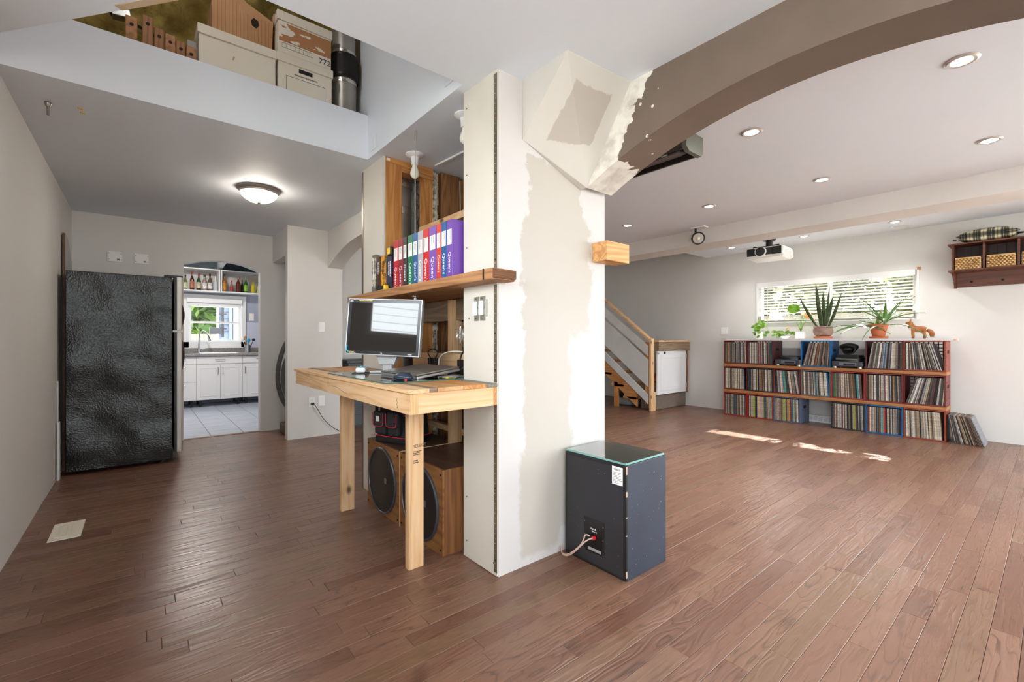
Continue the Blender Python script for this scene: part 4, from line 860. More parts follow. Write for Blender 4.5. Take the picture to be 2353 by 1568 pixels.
MB().box(1.52, 1.56, 2.26, 2.28, 1.05, 1.28).o('bracket', M('fan_grey', (150,)*3), fn); MB().box(1.535, 1.575, 2.245, 2.295, 1.26, 1.285).o('clamp', white_pl, fn)
# ---- two walnut subwoofers under the desk
waln = wood('walnut_veneer', (140, 94, 56), (98, 60, 34), 2, .45, .8, 0); walt = wood('walnut_top', (92, 66, 54), (66, 46, 38), 1, .4, .8, 0)
def grille_mat():
    m, nt, bs = newmat('speaker_mesh'); v = coords(nt, (1, 95, 95))
    vo = N(nt, 'ShaderNodeTexVoronoi'); vo.inputs['Scale'].default_value = 1.0; vo.inputs['Randomness'].default_value = 0.0; nt.links.new(v, vo.inputs['Vector'])
    nt.links.new(ramp(nt, vo.outputs['Distance'], [(.3, RGB(8, 7, 7)), (.42, RGB(34, 31, 30))]), bs.inputs['Base Color']); bs.inputs['Roughness'].default_value = .45
    bump(nt, bs, vo.outputs['Distance'], .5, .003); return m
GM = grille_mat()
for (y0, y1, lab) in ((2.052, 2.553, 'beside the pillar'), (2.567, 3.065, 'under the tool bag')):
    t = thing('subwoofer', 'walnut veneered subwoofer with a large round black grille under the desk, ' + lab, 'speaker', (1.43, (y0 + y1) / 2, 0))
    yc = (y0 + y1) / 2; zc = .222
    c_ = MB().box(1.232, 1.64, y0, y1, 0, .455).o('cabinet', [waln, walt], t, bevel=.002)
    for p in c_.data.polygons:
        if p.normal.z > .5: p.material_index = 1
    MB().box(1.222, 1.232, y0 + .001, y1 - .001, .001, .454).o('baffle', wood('walnut_baffle', (146, 100, 56), (110, 70, 36), 1, .45, .8, 0), t)
    MB().lathe([(.213, 0), (.213, -.008), (.209, -.013), (.202, -.013), (.198, -.006), (.198, 0)], (1.222, yc, zc), 56, axis='X').o('trim_ring', M('ring_grey', (58, 64, 72), .3), t, smooth=30)
    MB().lathe([(.200, -.008), (.15, -.014), (.08, -.018), (0, -.019)], (1.222, yc, zc), 48, axis='X').o('grille', GM, t, smooth=60)
    MB().box(1.2015, 1.2035, yc - .105, yc - .075, zc + .0, zc + .035).o('badge', M('badge_silver', (150, 150, 150), .3, .8), t)
    for a in (y0 + .02, y1 - .02):
        for b in (.03, .425): MB().cyl((1.217, a, b), (1.222, a, b), .006, n=8).o('screw', blk, t)
    if y0 > 2.5: MB().box(1.2205, 1.64, y0 - .010, y0 - .002, .0, .458).o('light_edge_strip', wood('pale_strip', (214, 176, 128), (196, 152, 104), 2), t)
tag(MB().tube([(1.56, 2.03, .70), (1.53, 2.04, .60), (1.50, 2.09, .52), (1.46, 2.13, .47), (1.44, 2.10, .463)], .006, 6, smooth_pts=3).o('cable', blk, smooth=60), 'black cable hanging down onto the subwoofer beside the pillar', 'cable')
# ---- tool bag on the far subwoofer
tb = thing('tool_bag', 'black tool bag with red piping standing on a subwoofer under the desk', 'tool bag', (1.37, 2.82, .4555), rot=(0, 0, R(-68)))
nyl = M('black_nylon', (30, 31, 34), .7, bmp=.3, bscale=300); red = M('red_piping', (200, 44, 66), .5)
MB().hexa([(-.15, -.10, .03), (.15, -.10, .03), (-.15, .10, .03), (.15, .10, .03), (-.135, -.075, .30), (.135, -.075, .30), (-.135, .085, .30), (.135, .085, .30)]).o('body', nyl, tb, bevel=.02)
MB().box(-.155, .155, -.105, .105, 0, .045).o('rubber_base', M('rubber_black', (18, 18, 19), .55), tb, bevel=.012)
for (x, nm) in ((-.085, 0), (.03, 1)):
    p_ = MB().box(x - .045, x + .05, -.135, -.09, .06, .20).o('pocket', nyl, tb, bevel=.014)
    MB().box(x - .045, x + .05, -.148, -.118, .115, .215).o('flap', M('flap_black', (46, 47, 50), .6), p_, bevel=.012)
    MB().tube([(x - .043, -.150, .205), (x - .043, -.150, .13), (x - .03, -.150, .118), (x + .035, -.150, .118), (x + .048, -.150, .13), (x + .048, -.150, .205)], .003, 5, smooth_pts=1).o('piping', red, p_)
MB().tube([(-.157, -.105, .05), (-.05, -.109, .046), (.10, -.109, .046), (.157, -.107, .05), (.159, .0, .05), (.157, .105, .05)], .003, 5).o('piping', red, tb)
MB().tube([(.10, -.112, .21), (.125, -.112, .19), (.152, -.09, .18), (.154, .05, .19)], .003, 5, smooth_pts=1).o('piping', red, tb)
MB().box(-.10, -.07, -.1505, -.149, .15, .185).o('logo', whiteink, tb)
MB().tube([(-.14, -.02, .29), (-.18, -.05, .27), (-.185, -.06, .2), (-.16, -.07, .12)], .012, 6, smooth_pts=2).o('strap', nyl, tb)
MB().box(-.01, .03, -.088, -.08, .245, .275).o('buckle', M('buckle_brass', (170, 150, 120), .35, .7), tb)
MB().cyl((.11, -.06, .27), (.11, -.06, .36), .012, n=8).o('tool_handle', M('handle_red', (190, 50, 44), .4), tb); MB().cyl((.07, -.05, .27), (.07, -.05, .34), .010, n=8).o('tool_handle', M('handle_blue', (54, 80, 120), .4), tb)
# ================================================================== LOUDSPEAKER BESIDE THE PILLAR
kl = thing('loudspeaker', 'blue-grey painted loudspeaker turned with its black back to the room, against the pillar', 'speaker', (1.92, 1.488, 0))
blue = M('blue_grey_paint', (40, 48, 61), .4, var=.18, vscale=5, c2=(48, 57, 72)); bbk = M('black_panel', (44, 44, 47), .5, var=.2, vscale=4, c2=(37, 37, 41))
ks = MB().box(1.766, 2.092, 1.290, 1.682, 0, .546).o('cabinet', blue, kl, bevel=.002)
MB().box(1.758, 1.766, 1.292, 1.681, .002, .544).o('back_rim', blk, kl, bevel=.001); MB().box(1.7562, 1.7585, 1.306, 1.667, .016, .530).o('back_panel', bbk, kl)
MB().box(1.757, 1.768, 1.2885, 1.2925, .01, .54).o('edge_strip', blk, kl)
for (z0, z1) in ((.40, .425), (.505, .543), (.30, .306), (.02, .05), (.215, .221)): MB().box(1.7565, 1.764, 1.2880, 1.2915, z0, z1).o('edge_chip', M('bare_edge', (186, 158, 132), .7), kl)
sk2 = MB(); rk = random.Random(4)
for _ in range(26):
    x, z = rk.uniform(1.79, 2.07), rk.uniform(.03, .53); q = rk.uniform(.0004, .0011); sk2.box(x - q, x + q, 1.2894, 1.2901, z - q, z + q)
for _ in range(18):
    y, z = rk.uniform(1.32, 1.65), rk.uniform(.03, .50); q = rk.uniform(.0003, .0009); sk2.box(1.7557, 1.7563, y - q, y + q, z - q, z + q)
q = sk2.o('paint_specks', card, kl); q['kind'] = 'stuff'
lb = MB().box(1.7552, 1.7564, 1.297 + .012, 1.363 + .008, .447, .533).o('label_sticker', card, kl)
RB = axes((0, -1, 0), (0, 0, 1))
text('lettering', 'klipsch', .014, ink, lb, (1.7550, 1.360, .520), RB); 
print_bars(lb, M('print_grey', (150, 148, 146), .6), (1.7550, 1.364, .506), (0, -1, 0), (0, 0, -1), 8, .05, .007, .0028, 9)
tp = MB().box(1.7535, 1.7562, 1.418, 1.548, .068, .238).o('terminal_plate', blk, kl, bevel=.002)
MB().box(1.7525, 1.7536, 1.430, 1.534, .078, .200).o('terminal_cup', M('cup_black', (12, 12, 13), .35), tp)
MB().box(1.7515, 1.7526, 1.434, 1.52, .080, .094).o('cup_floor', M('cup_floor_grey', (150, 148, 146), .3), tp)
text('lettering', 'klipsch', .013, whiteink, tp, (1.7523, 1.503, .190), RB); text('lettering', 'heresy III', .009, whiteink, tp, (1.7523, 1.496, .177), RB)
text('lettering', 'Klipsch', .022, M('emboss_black', (36, 37, 40), .4), tp, (1.7533, 1.522, .220), RB)
MB().cyl((1.752, 1.476, .150), (1.738, 1.476, .150), .010, n=14).o('binding_post', M('post_red', (200, 30, 44), .35), tp); MB().cyl((1.752, 1.497, .152), (1.738, 1.497, .152), .010, n=14).o('binding_post', M('post_black', (26, 26, 26), .35), tp)
for a in (1.424, 1.542):
    for b in (.075, .15, .215): MB().cyl((1.7528, a, b), (1.7536, a, b), .003, n=8).o('screw', M('zinc_screw', (140, 140, 140), .4, .8), tp)
gl = MB().box(1.762, 2.085, 1.296, 1.68, .547, .557).o('glass_sheet', glassy('speaker_glass', (196, 212, 204), .30, .08), bevel=.001); tag(gl, 'green-edged glass sheet lying on top of the blue-grey loudspeaker', 'glass sheet')
MB().box(1.7614, 1.7620, 1.296, 1.68, .5475, .5565).box(1.762, 2.085, 1.2954, 1.296, .5475, .5565).o('polished_edge', M('glass_edge_green', (120, 168, 160), .15), gl)
wi = thing('speaker_wire', 'flesh coloured speaker wire drooping from the loudspeaker terminals to the floor', 'cable', (1.70, 1.6, 0)); wc = M('wire_pink', (206, 176, 160), .4)
w0 = [(1.738, 1.476, .152), (1.71, 1.49, .145), (1.70, 1.53, .10), (1.70, 1.575, .05), (1.70, 1.62, .02), (1.71, 1.66, .012), (1.735, 1.69, .02), (1.75, 1.702, .03)]
MB().tube(w0, .0034, 6, smooth_pts=3).o('strand', wc, wi, smooth=60)
MB().tube([(1.738, 1.497, .156), (1.722, 1.512, .165), (1.712, 1.512, .14), (1.704, 1.526, .108)] + [(p[0] - .003, p[1], p[2] + .007) for p in w0[3:]], .0034, 6, smooth_pts=3).o('strand', wc, wi, smooth=60)
# wood block fixed on the pillar
tag(MB().box(2.005, 2.209, 1.60, 1.708, 1.585, 1.695).o('timber_stub', wood('orange_stub', (222, 170, 112), (176, 120, 66), 0, .5, .9, 1.1), bevel=.003), 'short orange timber stub fixed across the pillar edge', 'timber block')
# ================================================================== RIGHT ROOM
# ---- recessed downlights
chrome = M('brushed_chrome', (206, 203, 198), .35, .6); lampm = M('lit_lamp_face', (255, 252, 246), .3, emit=30)
def downlight(x, y, z, lab, power=24):
    t = thing('downlight', lab, 'ceiling light', (x, y, z), group='recessed downlights')
    MB().lathe([(.062, 0), (.063, -.004), (.052, -.010), (.040, -.008), (.036, .0)], (x, y, z - .0003), 32).o('trim_ring', chrome, t, smooth=30)
    MB().lathe([(.038, -.006), (.02, -.008), (0, -.008)], (x, y, z), 24).o('lamp_face', lampm, t, smooth=60)
    l = bpy.data.lights.new('downlight_lamp', 'SPOT'); l.energy = power; l.spot_size = R(120); l.spot_blend = .8; l.shadow_soft_size = .035; l.color = (1, .97, .92)
    o = bpy.data.objects.new('downlight_lamp', l); COL.objects.link(o); o.location = (x, y, z - .02)
for r_, x in (('arch', 2.945), ('beam', 4.26)):
    for k, y in enumerate((.287, 1.22, 2.16, 3.11)):
        if r_ == 'arch' and k == 3: continue
        wh = ('at the end over the coat shelf side', 'second from the coat shelf side', 'third from the coat shelf side', 'at the end by the stairs')[k]
        downlight(x, y, CEI, 'recessed downlight in the row beside the %s, %s' % (r_, wh))
for k, y in enumerate((1.215, 2.145, 3.09)):
    downlight(6.78, y, 2.515, 'chrome rimmed recessed downlight over the records, ' + ('at the coat shelf end', 'beside the projector', 'at the stairs end')[k], 14)
for k, (x, y) in enumerate(((7.19, 1.21), (7.23, 3.0))):
    t = thing('ceiling_speaker', 'round white flush ceiling speaker over the records, ' + ('near the coat shelf', 'near the stairs')[k], 'speaker', (x - .1, y, 2.515))
    MB().lathe([(.118, 0), (.12, -.003), (.105, -.006), (.10, -.004)], (x - .1, y, 2.5147), 40).o('rim', P_ceil, t, smooth=30); MB().lathe([(.104, -.003), (.05, -.005), (0, -.005)], (x - .1, y, 2.5147), 36).o('grille', M('white_mesh', (214, 214, 214), .6, bmp=.3, bscale=400), t, smooth=60)
# ---- spotlight
st = thing('spot_light', 'black clip-on studio spotlight hanging from the ceiling at the beam', 'spotlight', (4.99, 2.66, CEI))
MB().box(4.93, 5.03, 2.56, 2.72, CEI - .014, CEI - .0005).o('ceiling_plate', white_pl, st, bevel=.002); MB().cyl((4.97, 2.68, CEI - .014), (4.97, 2.68, CEI - .07), .012, n=10).o('stem', blk, st)
dv = Vector((-.75, -.55, -.30)).normalized(); pc = Vector((4.975, 2.655, CEI - .125))
def along(a): return pc + dv * a
MB().cyl(along(-.09), along(-.02), .03, .062, n=24).o('lamp_can', M('spot_can', (120, 110, 96), .3, .8), st, smooth=30)
MB().cyl(along(-.03), along(.03), .068, .070, n=28, caps=False).o('hood', blk, st, smooth=30); MB().cyl(along(.0), along(.012), .074, n=28).o('hood_ring', blk, st, smooth=30)
MB().cyl(along(.012), along(.022), .062, .058, n=28).o('reflector', M('reflector', (190, 186, 178), .12, 1.0), st, smooth=30); MB().blob(along(.02), .02, 12, 8).o('bulb', bulbm, st, smooth=60)
MB().obox(along(-.11), (.04, .05, .035)).o('tail_box', M('spot_can', (120,)*3), st)
# ---- ceiling projector
pj = thing('projector', 'white home cinema projector hanging upside down from a black ceiling mount', 'projector', (6.32, 2.40, 2.18), rot=(0, 0, R(4)))
wp = M('projector_white', (236, 236, 234), .35)
def pj_out(x, k): return [(x, -.235, .02), (x, -.20, .0), (x, .20, .0), (x, .235, .02), (x, .235, .10), (x, .21, .145), (x, -.21, .145), (x, -.235, .10)]
b_ = MB(); ring = []
for x, s_ in ((-.205, .90), (-.19, .97), (.16, 1.0), (.205, .92)): ring.append([(p[0], p[1] * s_, .072 + (p[2] - .072) * s_) for p in pj_out(x, 0)])
vs = [p for r2 in ring for p in r2]; fs = [tuple(range(7, -1, -1)), tuple(range(24, 32))]
for i in range(3): fs += [(i * 8 + j, i * 8 + (j + 1) % 8, (i + 1) * 8 + (j + 1) % 8, (i + 1) * 8 + j) for j in range(8)]
b_.add(vs, fs).o('body', wp, pj, bevel=.008)
MB().box(-.212, -.20, -.19, .19, .04, .125).o('front_panel', M('panel_dark', (60, 58, 56), .4), pj, bevel=.004)
MB().box(-.216, -.208, -.20, -.09, .035, .13).o('vent_panel', blk, pj, bevel=.006)
for k in range(7): MB().box(-.219, -.214, -.192 + k * .014, -.187 + k * .014, .045, .12).o('vent_slat', M('panel_dark', (60,)*3), pj)
MB().box(-.216, -.208, .115, .20, .035, .13).o('intake_panel', blk, pj, bevel=.006)
MB().cyl((-.20, .035, .082), (-.235, .035, .082), .068, .064, n=36).o('lens_ring', wp, pj, smooth=30); MB().cyl((-.233, .035, .082), (-.2365, .035, .082), .056, n=36).o('lens', M('lens_glass', (20, 20, 22), .06, spec=.8), pj, smooth=30)
MB().box(-.10, .10, -.09, .09, .15, .165).o('mount_plate', blk, pj)
for a in (-1, 1):
    for b in (-1, 1): MB().tube([(0, 0, .175), (a * .07, b * .08, .17), (a * .13, b * .15, .16), (a * .13, b * .15, .145)], .009, 6).o('mount_arm', blk, pj)
MB().cyl((0, 0, .165), (0, 0, .25), .04, n=16).o('mount_post', blk, pj); MB().cyl((0, 0, .25), (0, 0, .334), .075, n=20).o('ceiling_collar', blk, pj)
# ---- projection screen housing behind the arch
sc_ = thing('screen_housing', 'black motorised projection screen housing on the ceiling behind the brown arch', 'screen housing', (2.75, 2.2, 2.36))
cs = M('housing_black', (44, 40, 38), .35)
MB().box(2.60, 2.80, 1.48, 3.35, 2.40, 2.4395).o('back_rail', cs, sc_)
hp_ = [(2.60, 2.44), (2.595, 2.34), (2.63, 2.315), (2.78, 2.315), (2.80, 2.34), (2.80, 2.44)]
MB().prism(hp_, 'Y', 1.46, 1.49).o('end_cap', M('cap_olive', (96, 98, 88), .4), sc_)
MB().box(2.60, 2.615, 1.49, 3.35, 2.33, 2.40).o('side_wall', cs, sc_); MB().box(2.785, 2.80, 1.49, 3.35, 2.33, 2.40).o('side_wall', cs, sc_)
MB().cyl((2.70, 1.55, 2.365), (2.70, 3.35, 2.365), .034, n=16).o('roller', M('roller_dark', (60, 54, 52), .4), sc_, smooth=40); MB().box(2.615, 2.66, 1.52, 3.35, 2.318, 2.328).o('slot_lip', M('lip_brown', (84, 72, 70), .4), sc_)
zb = M('zinc_bracket', (176, 184, 170), .4, .6)
for y in (1.60, 1.72): MB().box(2.605, 2.62, y, y + .04, 2.322, 2.36).o('bracket', zb, sc_)
MB().obox((2.66, 1.53, 2.345), (.05, .04, .04)).o('limit_box', M('roller_dark', (60,)*3), sc_); MB().tube([(2.62, 1.52, 2.35), (2.60, 1.6, 2.335), (2.605, 1.7, 2.34)], .004, 5, smooth_pts=1).o('wire', blk, sc_)
# ---- record shelves: crates, boards, sleeves
YB = [3.262, 2.918, 2.563, 2.222, 1.875, 1.518, 1.160, .795]
rows = (0.002, .392, .783); CH = .344
crm = {}
def cr_m(cn, c):
    return M('crate_' + cn, c, .45, var=.2, vscale=9, c2=tuple(int(v * .82) for v in c))
CC = {'red': (168, 44, 40), 'dark red': (128, 44, 42), 'maroon': (96, 44, 48), 'blue': (30, 104, 168), 'slate': (92, 104, 130), 'black': (46, 46, 48), 'rust': (158, 66, 44), 'grey': (112, 112, 112)}
ROW = ('bottom', 'middle', 'top')
crates = {2: ['dark red', 'maroon', None, 'blue', None, 'maroon', 'rust'], 1: ['dark red', 'black', 'dark red', 'grey', 'red', 'dark red', 'dark red'], 0: ['red', 'red', 'slate', None, 'black', 'blue', 'rust']}
posn = ('at the stairs end', 'second from the stairs end', 'third from the stairs end', 'in the middle', 'third from the coat shelf end', 'second from the coat shelf end', 'at the coat shelf end')
XF = 6.885
for rw in crates:
    for k, cn in enumerate(crates[rw]):
        if cn is None: continue
        y1, y0 = YB[k] - .003, YB[k + 1] + .003; z0 = rows[rw]; z1 = z0 + CH; e = .009; mt = cr_m(cn.replace(' ', '_'), CC[cn])
        t = thing('milk_crate', '%s crate in the %s row of records, %s' % (cn, ROW[rw], posn[k]), 'crate', (7.05, (y0 + y1) / 2, z0), group='record crates')
        X0, X1 = XF + .012, XF + .34
        MB().box(X0, X1, y0, y1, z0, z0 + e).o('side_panel', mt, t); MB().box(X0, X1, y0, y1, z1 - e, z1).o('side_panel', mt, t)
        for yy in (y0, y1 - e):
            p = MB().box(X0, X1, yy, yy + e, z0 + e, z1 - e).o('side_panel', mt, t)
        gr = MB()
        for j in range(8): gr.box(X1 - .008, X1, y0 + e + j * (y1 - y0 - 2 * e) / 8, y0 + e + j * (y1 - y0 - 2 * e) / 8 + .012, z0 + e, z1 - e); gr.box(X1 - .008, X1, y0 + e, y1 - e, z0 + e + j * .041, z0 + e + j * .041 + .012)
        gr.o('lattice_bottom', mt, t)
        rim = MB(); rim.box(XF, X0, y0, y1, z0, z0 + e + .004).box(XF, X0, y0, y1, z1 - e - .004, z1).box(XF, X0, y0, y0 + e + .003, z0 + e, z1 - e).box(XF, X0, y1 - e - .003, y1, z0 + e, z1 - e); rim.o('rim', mt, t)
        if (rw, k) in ((2, 1), (2, 3), (0, 2), (2, 6), (1, 6)):
            for jj in range(3): MB().box(X0 + .03, X1 - .03, y0 - .003, y0, z0 + .06 + jj * .10, z0 + .075 + jj * .10).o('rib', mt, t)
            MB().box(X0 + .10, X0 + .20, y0 - .0035, y0 - .0005, z0 + .20, z0 + .235).o('hand_hole', dark, t)
shelfw = wood('shelf_board_wood', (190, 132, 84), (150, 96, 54), 1, .5, .9, .8)
for z, lab in ((.348, 'lower'), (.739, 'upper')): tag(MB().box(6.892, 7.19, .79, 3.27, z, z + .041).o('shelf_board', shelfw, bevel=.003), 'long bare wooden board between the rows of record crates, the %s one' % lab, 'board')
tb_ = thing('long_white_board', 'white painted board with curling edge on top of the record crates', 'board', (7.1, 2.0, 1.13))
MB().box(6.895, 7.30, .735, 3.24, 1.1285, 1.152).o('board', P_trim, tb_, bevel=.003); MB().box(6.89, 7.0, .715, .735, 1.13, 1.15).o('bare_end', fir(0), tb_); MB().box(6.885, 7.29, .76, 2.9, 1.152, 1.155).o('liner', M('paper_liner', (244, 244, 244), .5), tb_)
# sleeves
CNAME = ['cream', 'beige', 'stone grey', 'taupe', 'brown grey', 'dark taupe', 'charcoal', 'black', 'blue black', 'white', 'tan', 'kraft brown', 'brown', 'dark brown', 'pale grey', 'grey', 'slate', 'ivory', 'red', 'orange', 'yellow', 'green', 'blue', 'turquoise', 'wine red', 'pink', 'light blue', 'lime']
pal = [(222, 216, 204), (206, 198, 184), (178, 170, 158), (150, 142, 132), (120, 112, 104), (96, 88, 80), (70, 64, 60), (46, 42, 42), (34, 34, 38), (232, 228, 222), (196, 182, 156), (164, 140, 112), (128, 104, 82), (104, 76, 62), (188, 186, 188), (144, 146, 152), (84, 88, 98), (226, 214, 188)]
acc = [(196, 60, 52), (222, 130, 50), (206, 172, 52), (60, 130, 70), (40, 110, 160), (60, 160, 170), (150, 60, 70), (210, 150, 140), (120, 150, 190), (170, 190, 70)]
SM = [M('sleeve_%d' % i, c, .5, var=.03, vscale=60, c2=tuple(int(v * .86) for v in c)) for i, c in enumerate(pal + acc)]
fills = []   # (row, k, y_hi, y_lo, lean_start, lean_end, tone)
for rw in crates:
    for k, cn in enumerate(crates[rw]):
        if cn is None: continue
        ln = {(2, 3): (-14, -2), (2, 5): (-9, 0), (2, 6): (0, 17), (1, 2): (2, 9), (1, 6): (-17, -3), (1, 3): (1, 4), (1, 4): (0, 4), (0, 6): (1, 4), (0, 5): (0, 1)}.get((rw, k), (0, 1.5))
        fills.append((rw, k, YB[k] - .016, YB[k + 1] + .016, ln[0], ln[1], 'dark' if (rw, k) in ((2, 6), (1, 6)) else ('warm' if (rw, k) in ((1, 0), (0, 6)) else 'mix')))
SL = []
rs = random.Random(21)
for (rw, k, yh, yl, l0, l1, tone) in fills:
    z0 = rows[rw] + .0105; y = yh; da = R(l1 - l0) / 32
    if l0 < -3: y = yh - .004
    span0 = y
    while y > yl + .006:
        f = (span0 - y) / max(.01, span0 - yl); a = R(l0 + (l1 - l0) * f); t = rs.choice((.004, .005, .006, .007, .009, .012, .016))
        ci = rs.randrange(len(pal)) if rs.random() > .10 else len(pal) + rs.randrange(len(acc))
        if tone == 'warm' and rs.random() < .6: ci = rs.choice((0, 1, 10, 11, 12, 2, 17))
        if tone == 'dark' and rs.random() < .5: ci = rs.choice((6, 7, 8, 5, 4, 9))
        if y - t < yl: break
        SL.append((rw, k, y, t, a, ci, z0, XF + rs.uniform(.004, .016))); y -= t * 1.06 + .307 * da
def sleeve_geo(m, y, t, a, z0, x0, mi=0):
    c, s_ = math.cos(a), math.sin(a); h = .307; vs = []      # leaning about the X axis; positive = top towards +Y
    lift = t * max(0, s_)
    for zz in (0, h):
        for yy in (-t, 0):
            for xx in (x0, x0 + .309): vs.append((xx, y + yy * c + zz * s_, z0 + lift + zz * c + yy * s_))
    if a < 0:
        dz = z0 - min(v[2] for v in vs); vs = [(v[0], v[1], v[2] + dz) for v in vs]
    m.hexa(vs, mi)
def sl_rank(q):
    p = proj((XF, q[2], q[6] + .15)); return -q[3] / p[2]
order = sorted(range(len(SL)), key=lambda i: sl_rank(SL[i]))
# leaning pile outside the crates
pile = []
y = .735
for j in range(22):
    t = rs.choice((.006, .008, .009, .011)); pile.append((y, t, R(9 + 10 * (j / 21)), rs.choice((6, 7, 8, 10, 11, 12, 0, 15, 13, 4, 11)), j))
    y -= t * 1.06 + .307 * R(10) / 21
keep = set(order[:300 - len(pile)]); restm = MB()
CN = {rw: crates[rw] for rw in crates}
for i, (rw, k, y, t, a, ci, z0, x0) in enumerate(SL):
    if i in keep:
        m = MB(); sleeve_geo(m, y, t, a, z0, x0); cn = CN[rw][k]
        o = m.o('record_sleeve', SM[ci]); tag(o, '%s %s record sleeve in the %s row, crate %s' % ('thick' if t > .01 else 'slim', CNAME[ci], ROW[rw], posn[k]), 'record', 'records in the %s row, %s' % (ROW[rw], posn[k]))
    else: sleeve_geo(restm, y, t, a, z0, x0, ci)
o = restm.o('record_sleeves', SM); o['kind'] = 'stuff'; tag(o, 'thin vinyl record sleeves packed in the crates among the thicker ones', 'record')
for (y, t, a, ci, j) in pile:
    m = MB(); sleeve_geo(m, y, t, a, .003, 6.90 + .002 * (j % 3)); o = m.o('record_sleeve', SM[ci if j < 21 else 15]); tag(o, '%s %s record sleeve in the pile leaning on the floor against the end crate' % ('thick' if t > .009 else 'slim', CNAME[ci if j < 21 else 15]), 'record', 'records leaning on the floor')
# ---- turntables in the two gaps of the top row
def turntable(yc, z, lab, extra):
    t = thing('turntable', lab, 'turntable', (7.0, yc, z))
    MB().box(6.83, 7.14, yc - .155, yc + .155, z + .022, z + .085).o('plinth', M('tt_grey', (62, 64, 70), .4), t, bevel=.008)
    MB().box(6.826, 6.832, yc - .10, yc + .075, z + .035, z + .072).o('fascia', M('tt_light', (128, 138, 150), .35, .5), t)
    MB().box(6.824, 6.8265, yc - .09, yc + .03, z + .038, z + .062).o('drawer_slot', blk, t)
    for a in (-.13, .13): MB().cyl((6.86, yc + a, z), (6.86, yc + a, z + .022), .022, n=14).o('foot', M('tt_foot', (170, 166, 158), .3, .7), t)
    for a in (-.13, .13): MB().cyl((7.10, yc + a, z), (7.10, yc + a, z + .022), .022, n=14).o('foot', M('tt_foot', (170,)*3), t)
    MB().cyl((6.99, yc, z + .085), (6.99, yc, z + .105), .142, n=36).o('platter', blk, t, smooth=30)
    MB().tube([(7.09, yc - .12, z + .12), (7.0, yc - .12, z + .125), (6.93, yc - .08, z + .12)], .005, 6).o('tone_arm', M('tt_foot', (170,)*3), t)
    return t
turntable(2.365, .7805, 'dark grey turntable in the gap of the top row between the maroon and blue crates', 0)
turntable(1.695, .7805, 'dark grey turntable in the gap of the top row beneath stacked gear', 1)
tag(MB().lathe([(.13, 0), (.145, .006), (.14, .02), (.12, .03), (.06, .034), (.0, .034)], (6.99, 2.365, .886), 36).o('record_clamp_mat', M('rubber_mat', (30, 30, 32), .5), smooth=40), 'black rubber mat and cable loop lying on the turntable beside the blue crate', 'mat')
gq = thing('mixer', 'flat black audio mixer on top of the second turntable', 'mixer', (7.0, 1.69, .887)); MB().box(6.85, 7.13, 1.57, 1.82, .8865, .915).o('body', blk, gq, bevel=.004); MB().box(6.848, 6.8505, 1.58, 1.81, .893, .900).o('chrome_line', M('tt_foot', (170,)*3), gq)
g2 = thing('disc_player', 'slim black player on top of the mixer', 'player', (7.0, 1.69, .916)); MB().box(6.87, 7.12, 1.58, 1.80, .9155, .948).o('body', M('player_black', (30, 30, 34), .3), g2, bevel=.005)
hdp = MB()
for j in range(6): hdp.tube([(6.96 + .03 * math.sin(a * 1.0 + j), 1.70 + (.06 + .006 * j) * math.cos(a), .958 + .01 * j + (.05) * (1 + math.sin(a)) * .8) for a in [2 * math.pi * q / 18 for q in range(19)]], .009, 6)
tag(hdp.o('cable_bundle', blk, smooth=60), 'bundle of looped black cable on top of the slim black player', 'cable')
# ---- floor level heat register behind the gap
hr = thing('wall_register', 'white baseboard heat register behind the gap in the bottom row of records', 'vent', (7.3, 2.05, 0))
MB().hexa([(7.22, 1.93, .0), (7.34, 1.93, .0), (7.22, 2.25, .0), (7.34, 2.25, .0), (7.26, 1.93, .09), (7.34, 1.93, .09), (7.26, 2.25, .09), (7.34, 2.25, .09)]).o('body', white_pl, hr, bevel=.003)
for j in range(5): MB().hexa([(7.218, 1.945 + j * .06, .02), (7.222, 1.945 + j * .06, .02), (7.218, 1.995 + j * .06, .02), (7.222, 1.995 + j * .06, .02), (7.25, 1.945 + j * .06, .075), (7.254, 1.945 + j * .06, .075), (7.25, 1.995 + j * .06, .075), (7.254, 1.995 + j * .06, .075)]).o('louvre', M('register_grey', (206, 212, 222), .4), hr)
# ================================================================== PLANTS AND FIGURE ON THE SHELF TOP
ZT = 1.1552
def leaf_strip(pts, widths, up=(0, 0, 1), thick=.002, fold=.0):
    """leaf blade along a path"""
    m = MB(); P = [Vector(p) for p in pts]; n = len(P); vs = []; upv = Vector(up)
    for i, p in enumerate(P):
        t = (P[min(i + 1, n - 1)] - P[max(i - 1, 0)]).normalized(); s_ = t.cross(upv)
        if s_.length < .05: s_ = t.cross(Vector((1, .3, 0)))
        s_.normalize(); q = s_.cross(t).normalized(); w = widths[i]
        vs += [p - s_ * w, p + q * (-fold * w - thick), p + s_ * w, p + q * (-fold * w + thick)]
    fs = []
    for i in range(n - 1):
        a, b = i * 4, i * 4 + 4; fs += [(a + j, a + (j + 1) % 4, b + (j + 1) % 4, b + j) for j in range(4)]
    fs += [(3, 2, 1, 0), tuple(range(4 * n - 4, 4 * n))]
    return m.add(vs, fs)
def curve(p0, d, length, droop, n=9, curl=0):
    p = Vector(p0); d = Vector(d).normalized(); out = [p.copy()]
    for i in range(n - 1):
        d = (d + Vector((0, 0, -droop / n)) + Vector((0, curl / n, 0))).normalized(); p = p + d * (length / (n - 1)); out.append(p.copy())
    return out
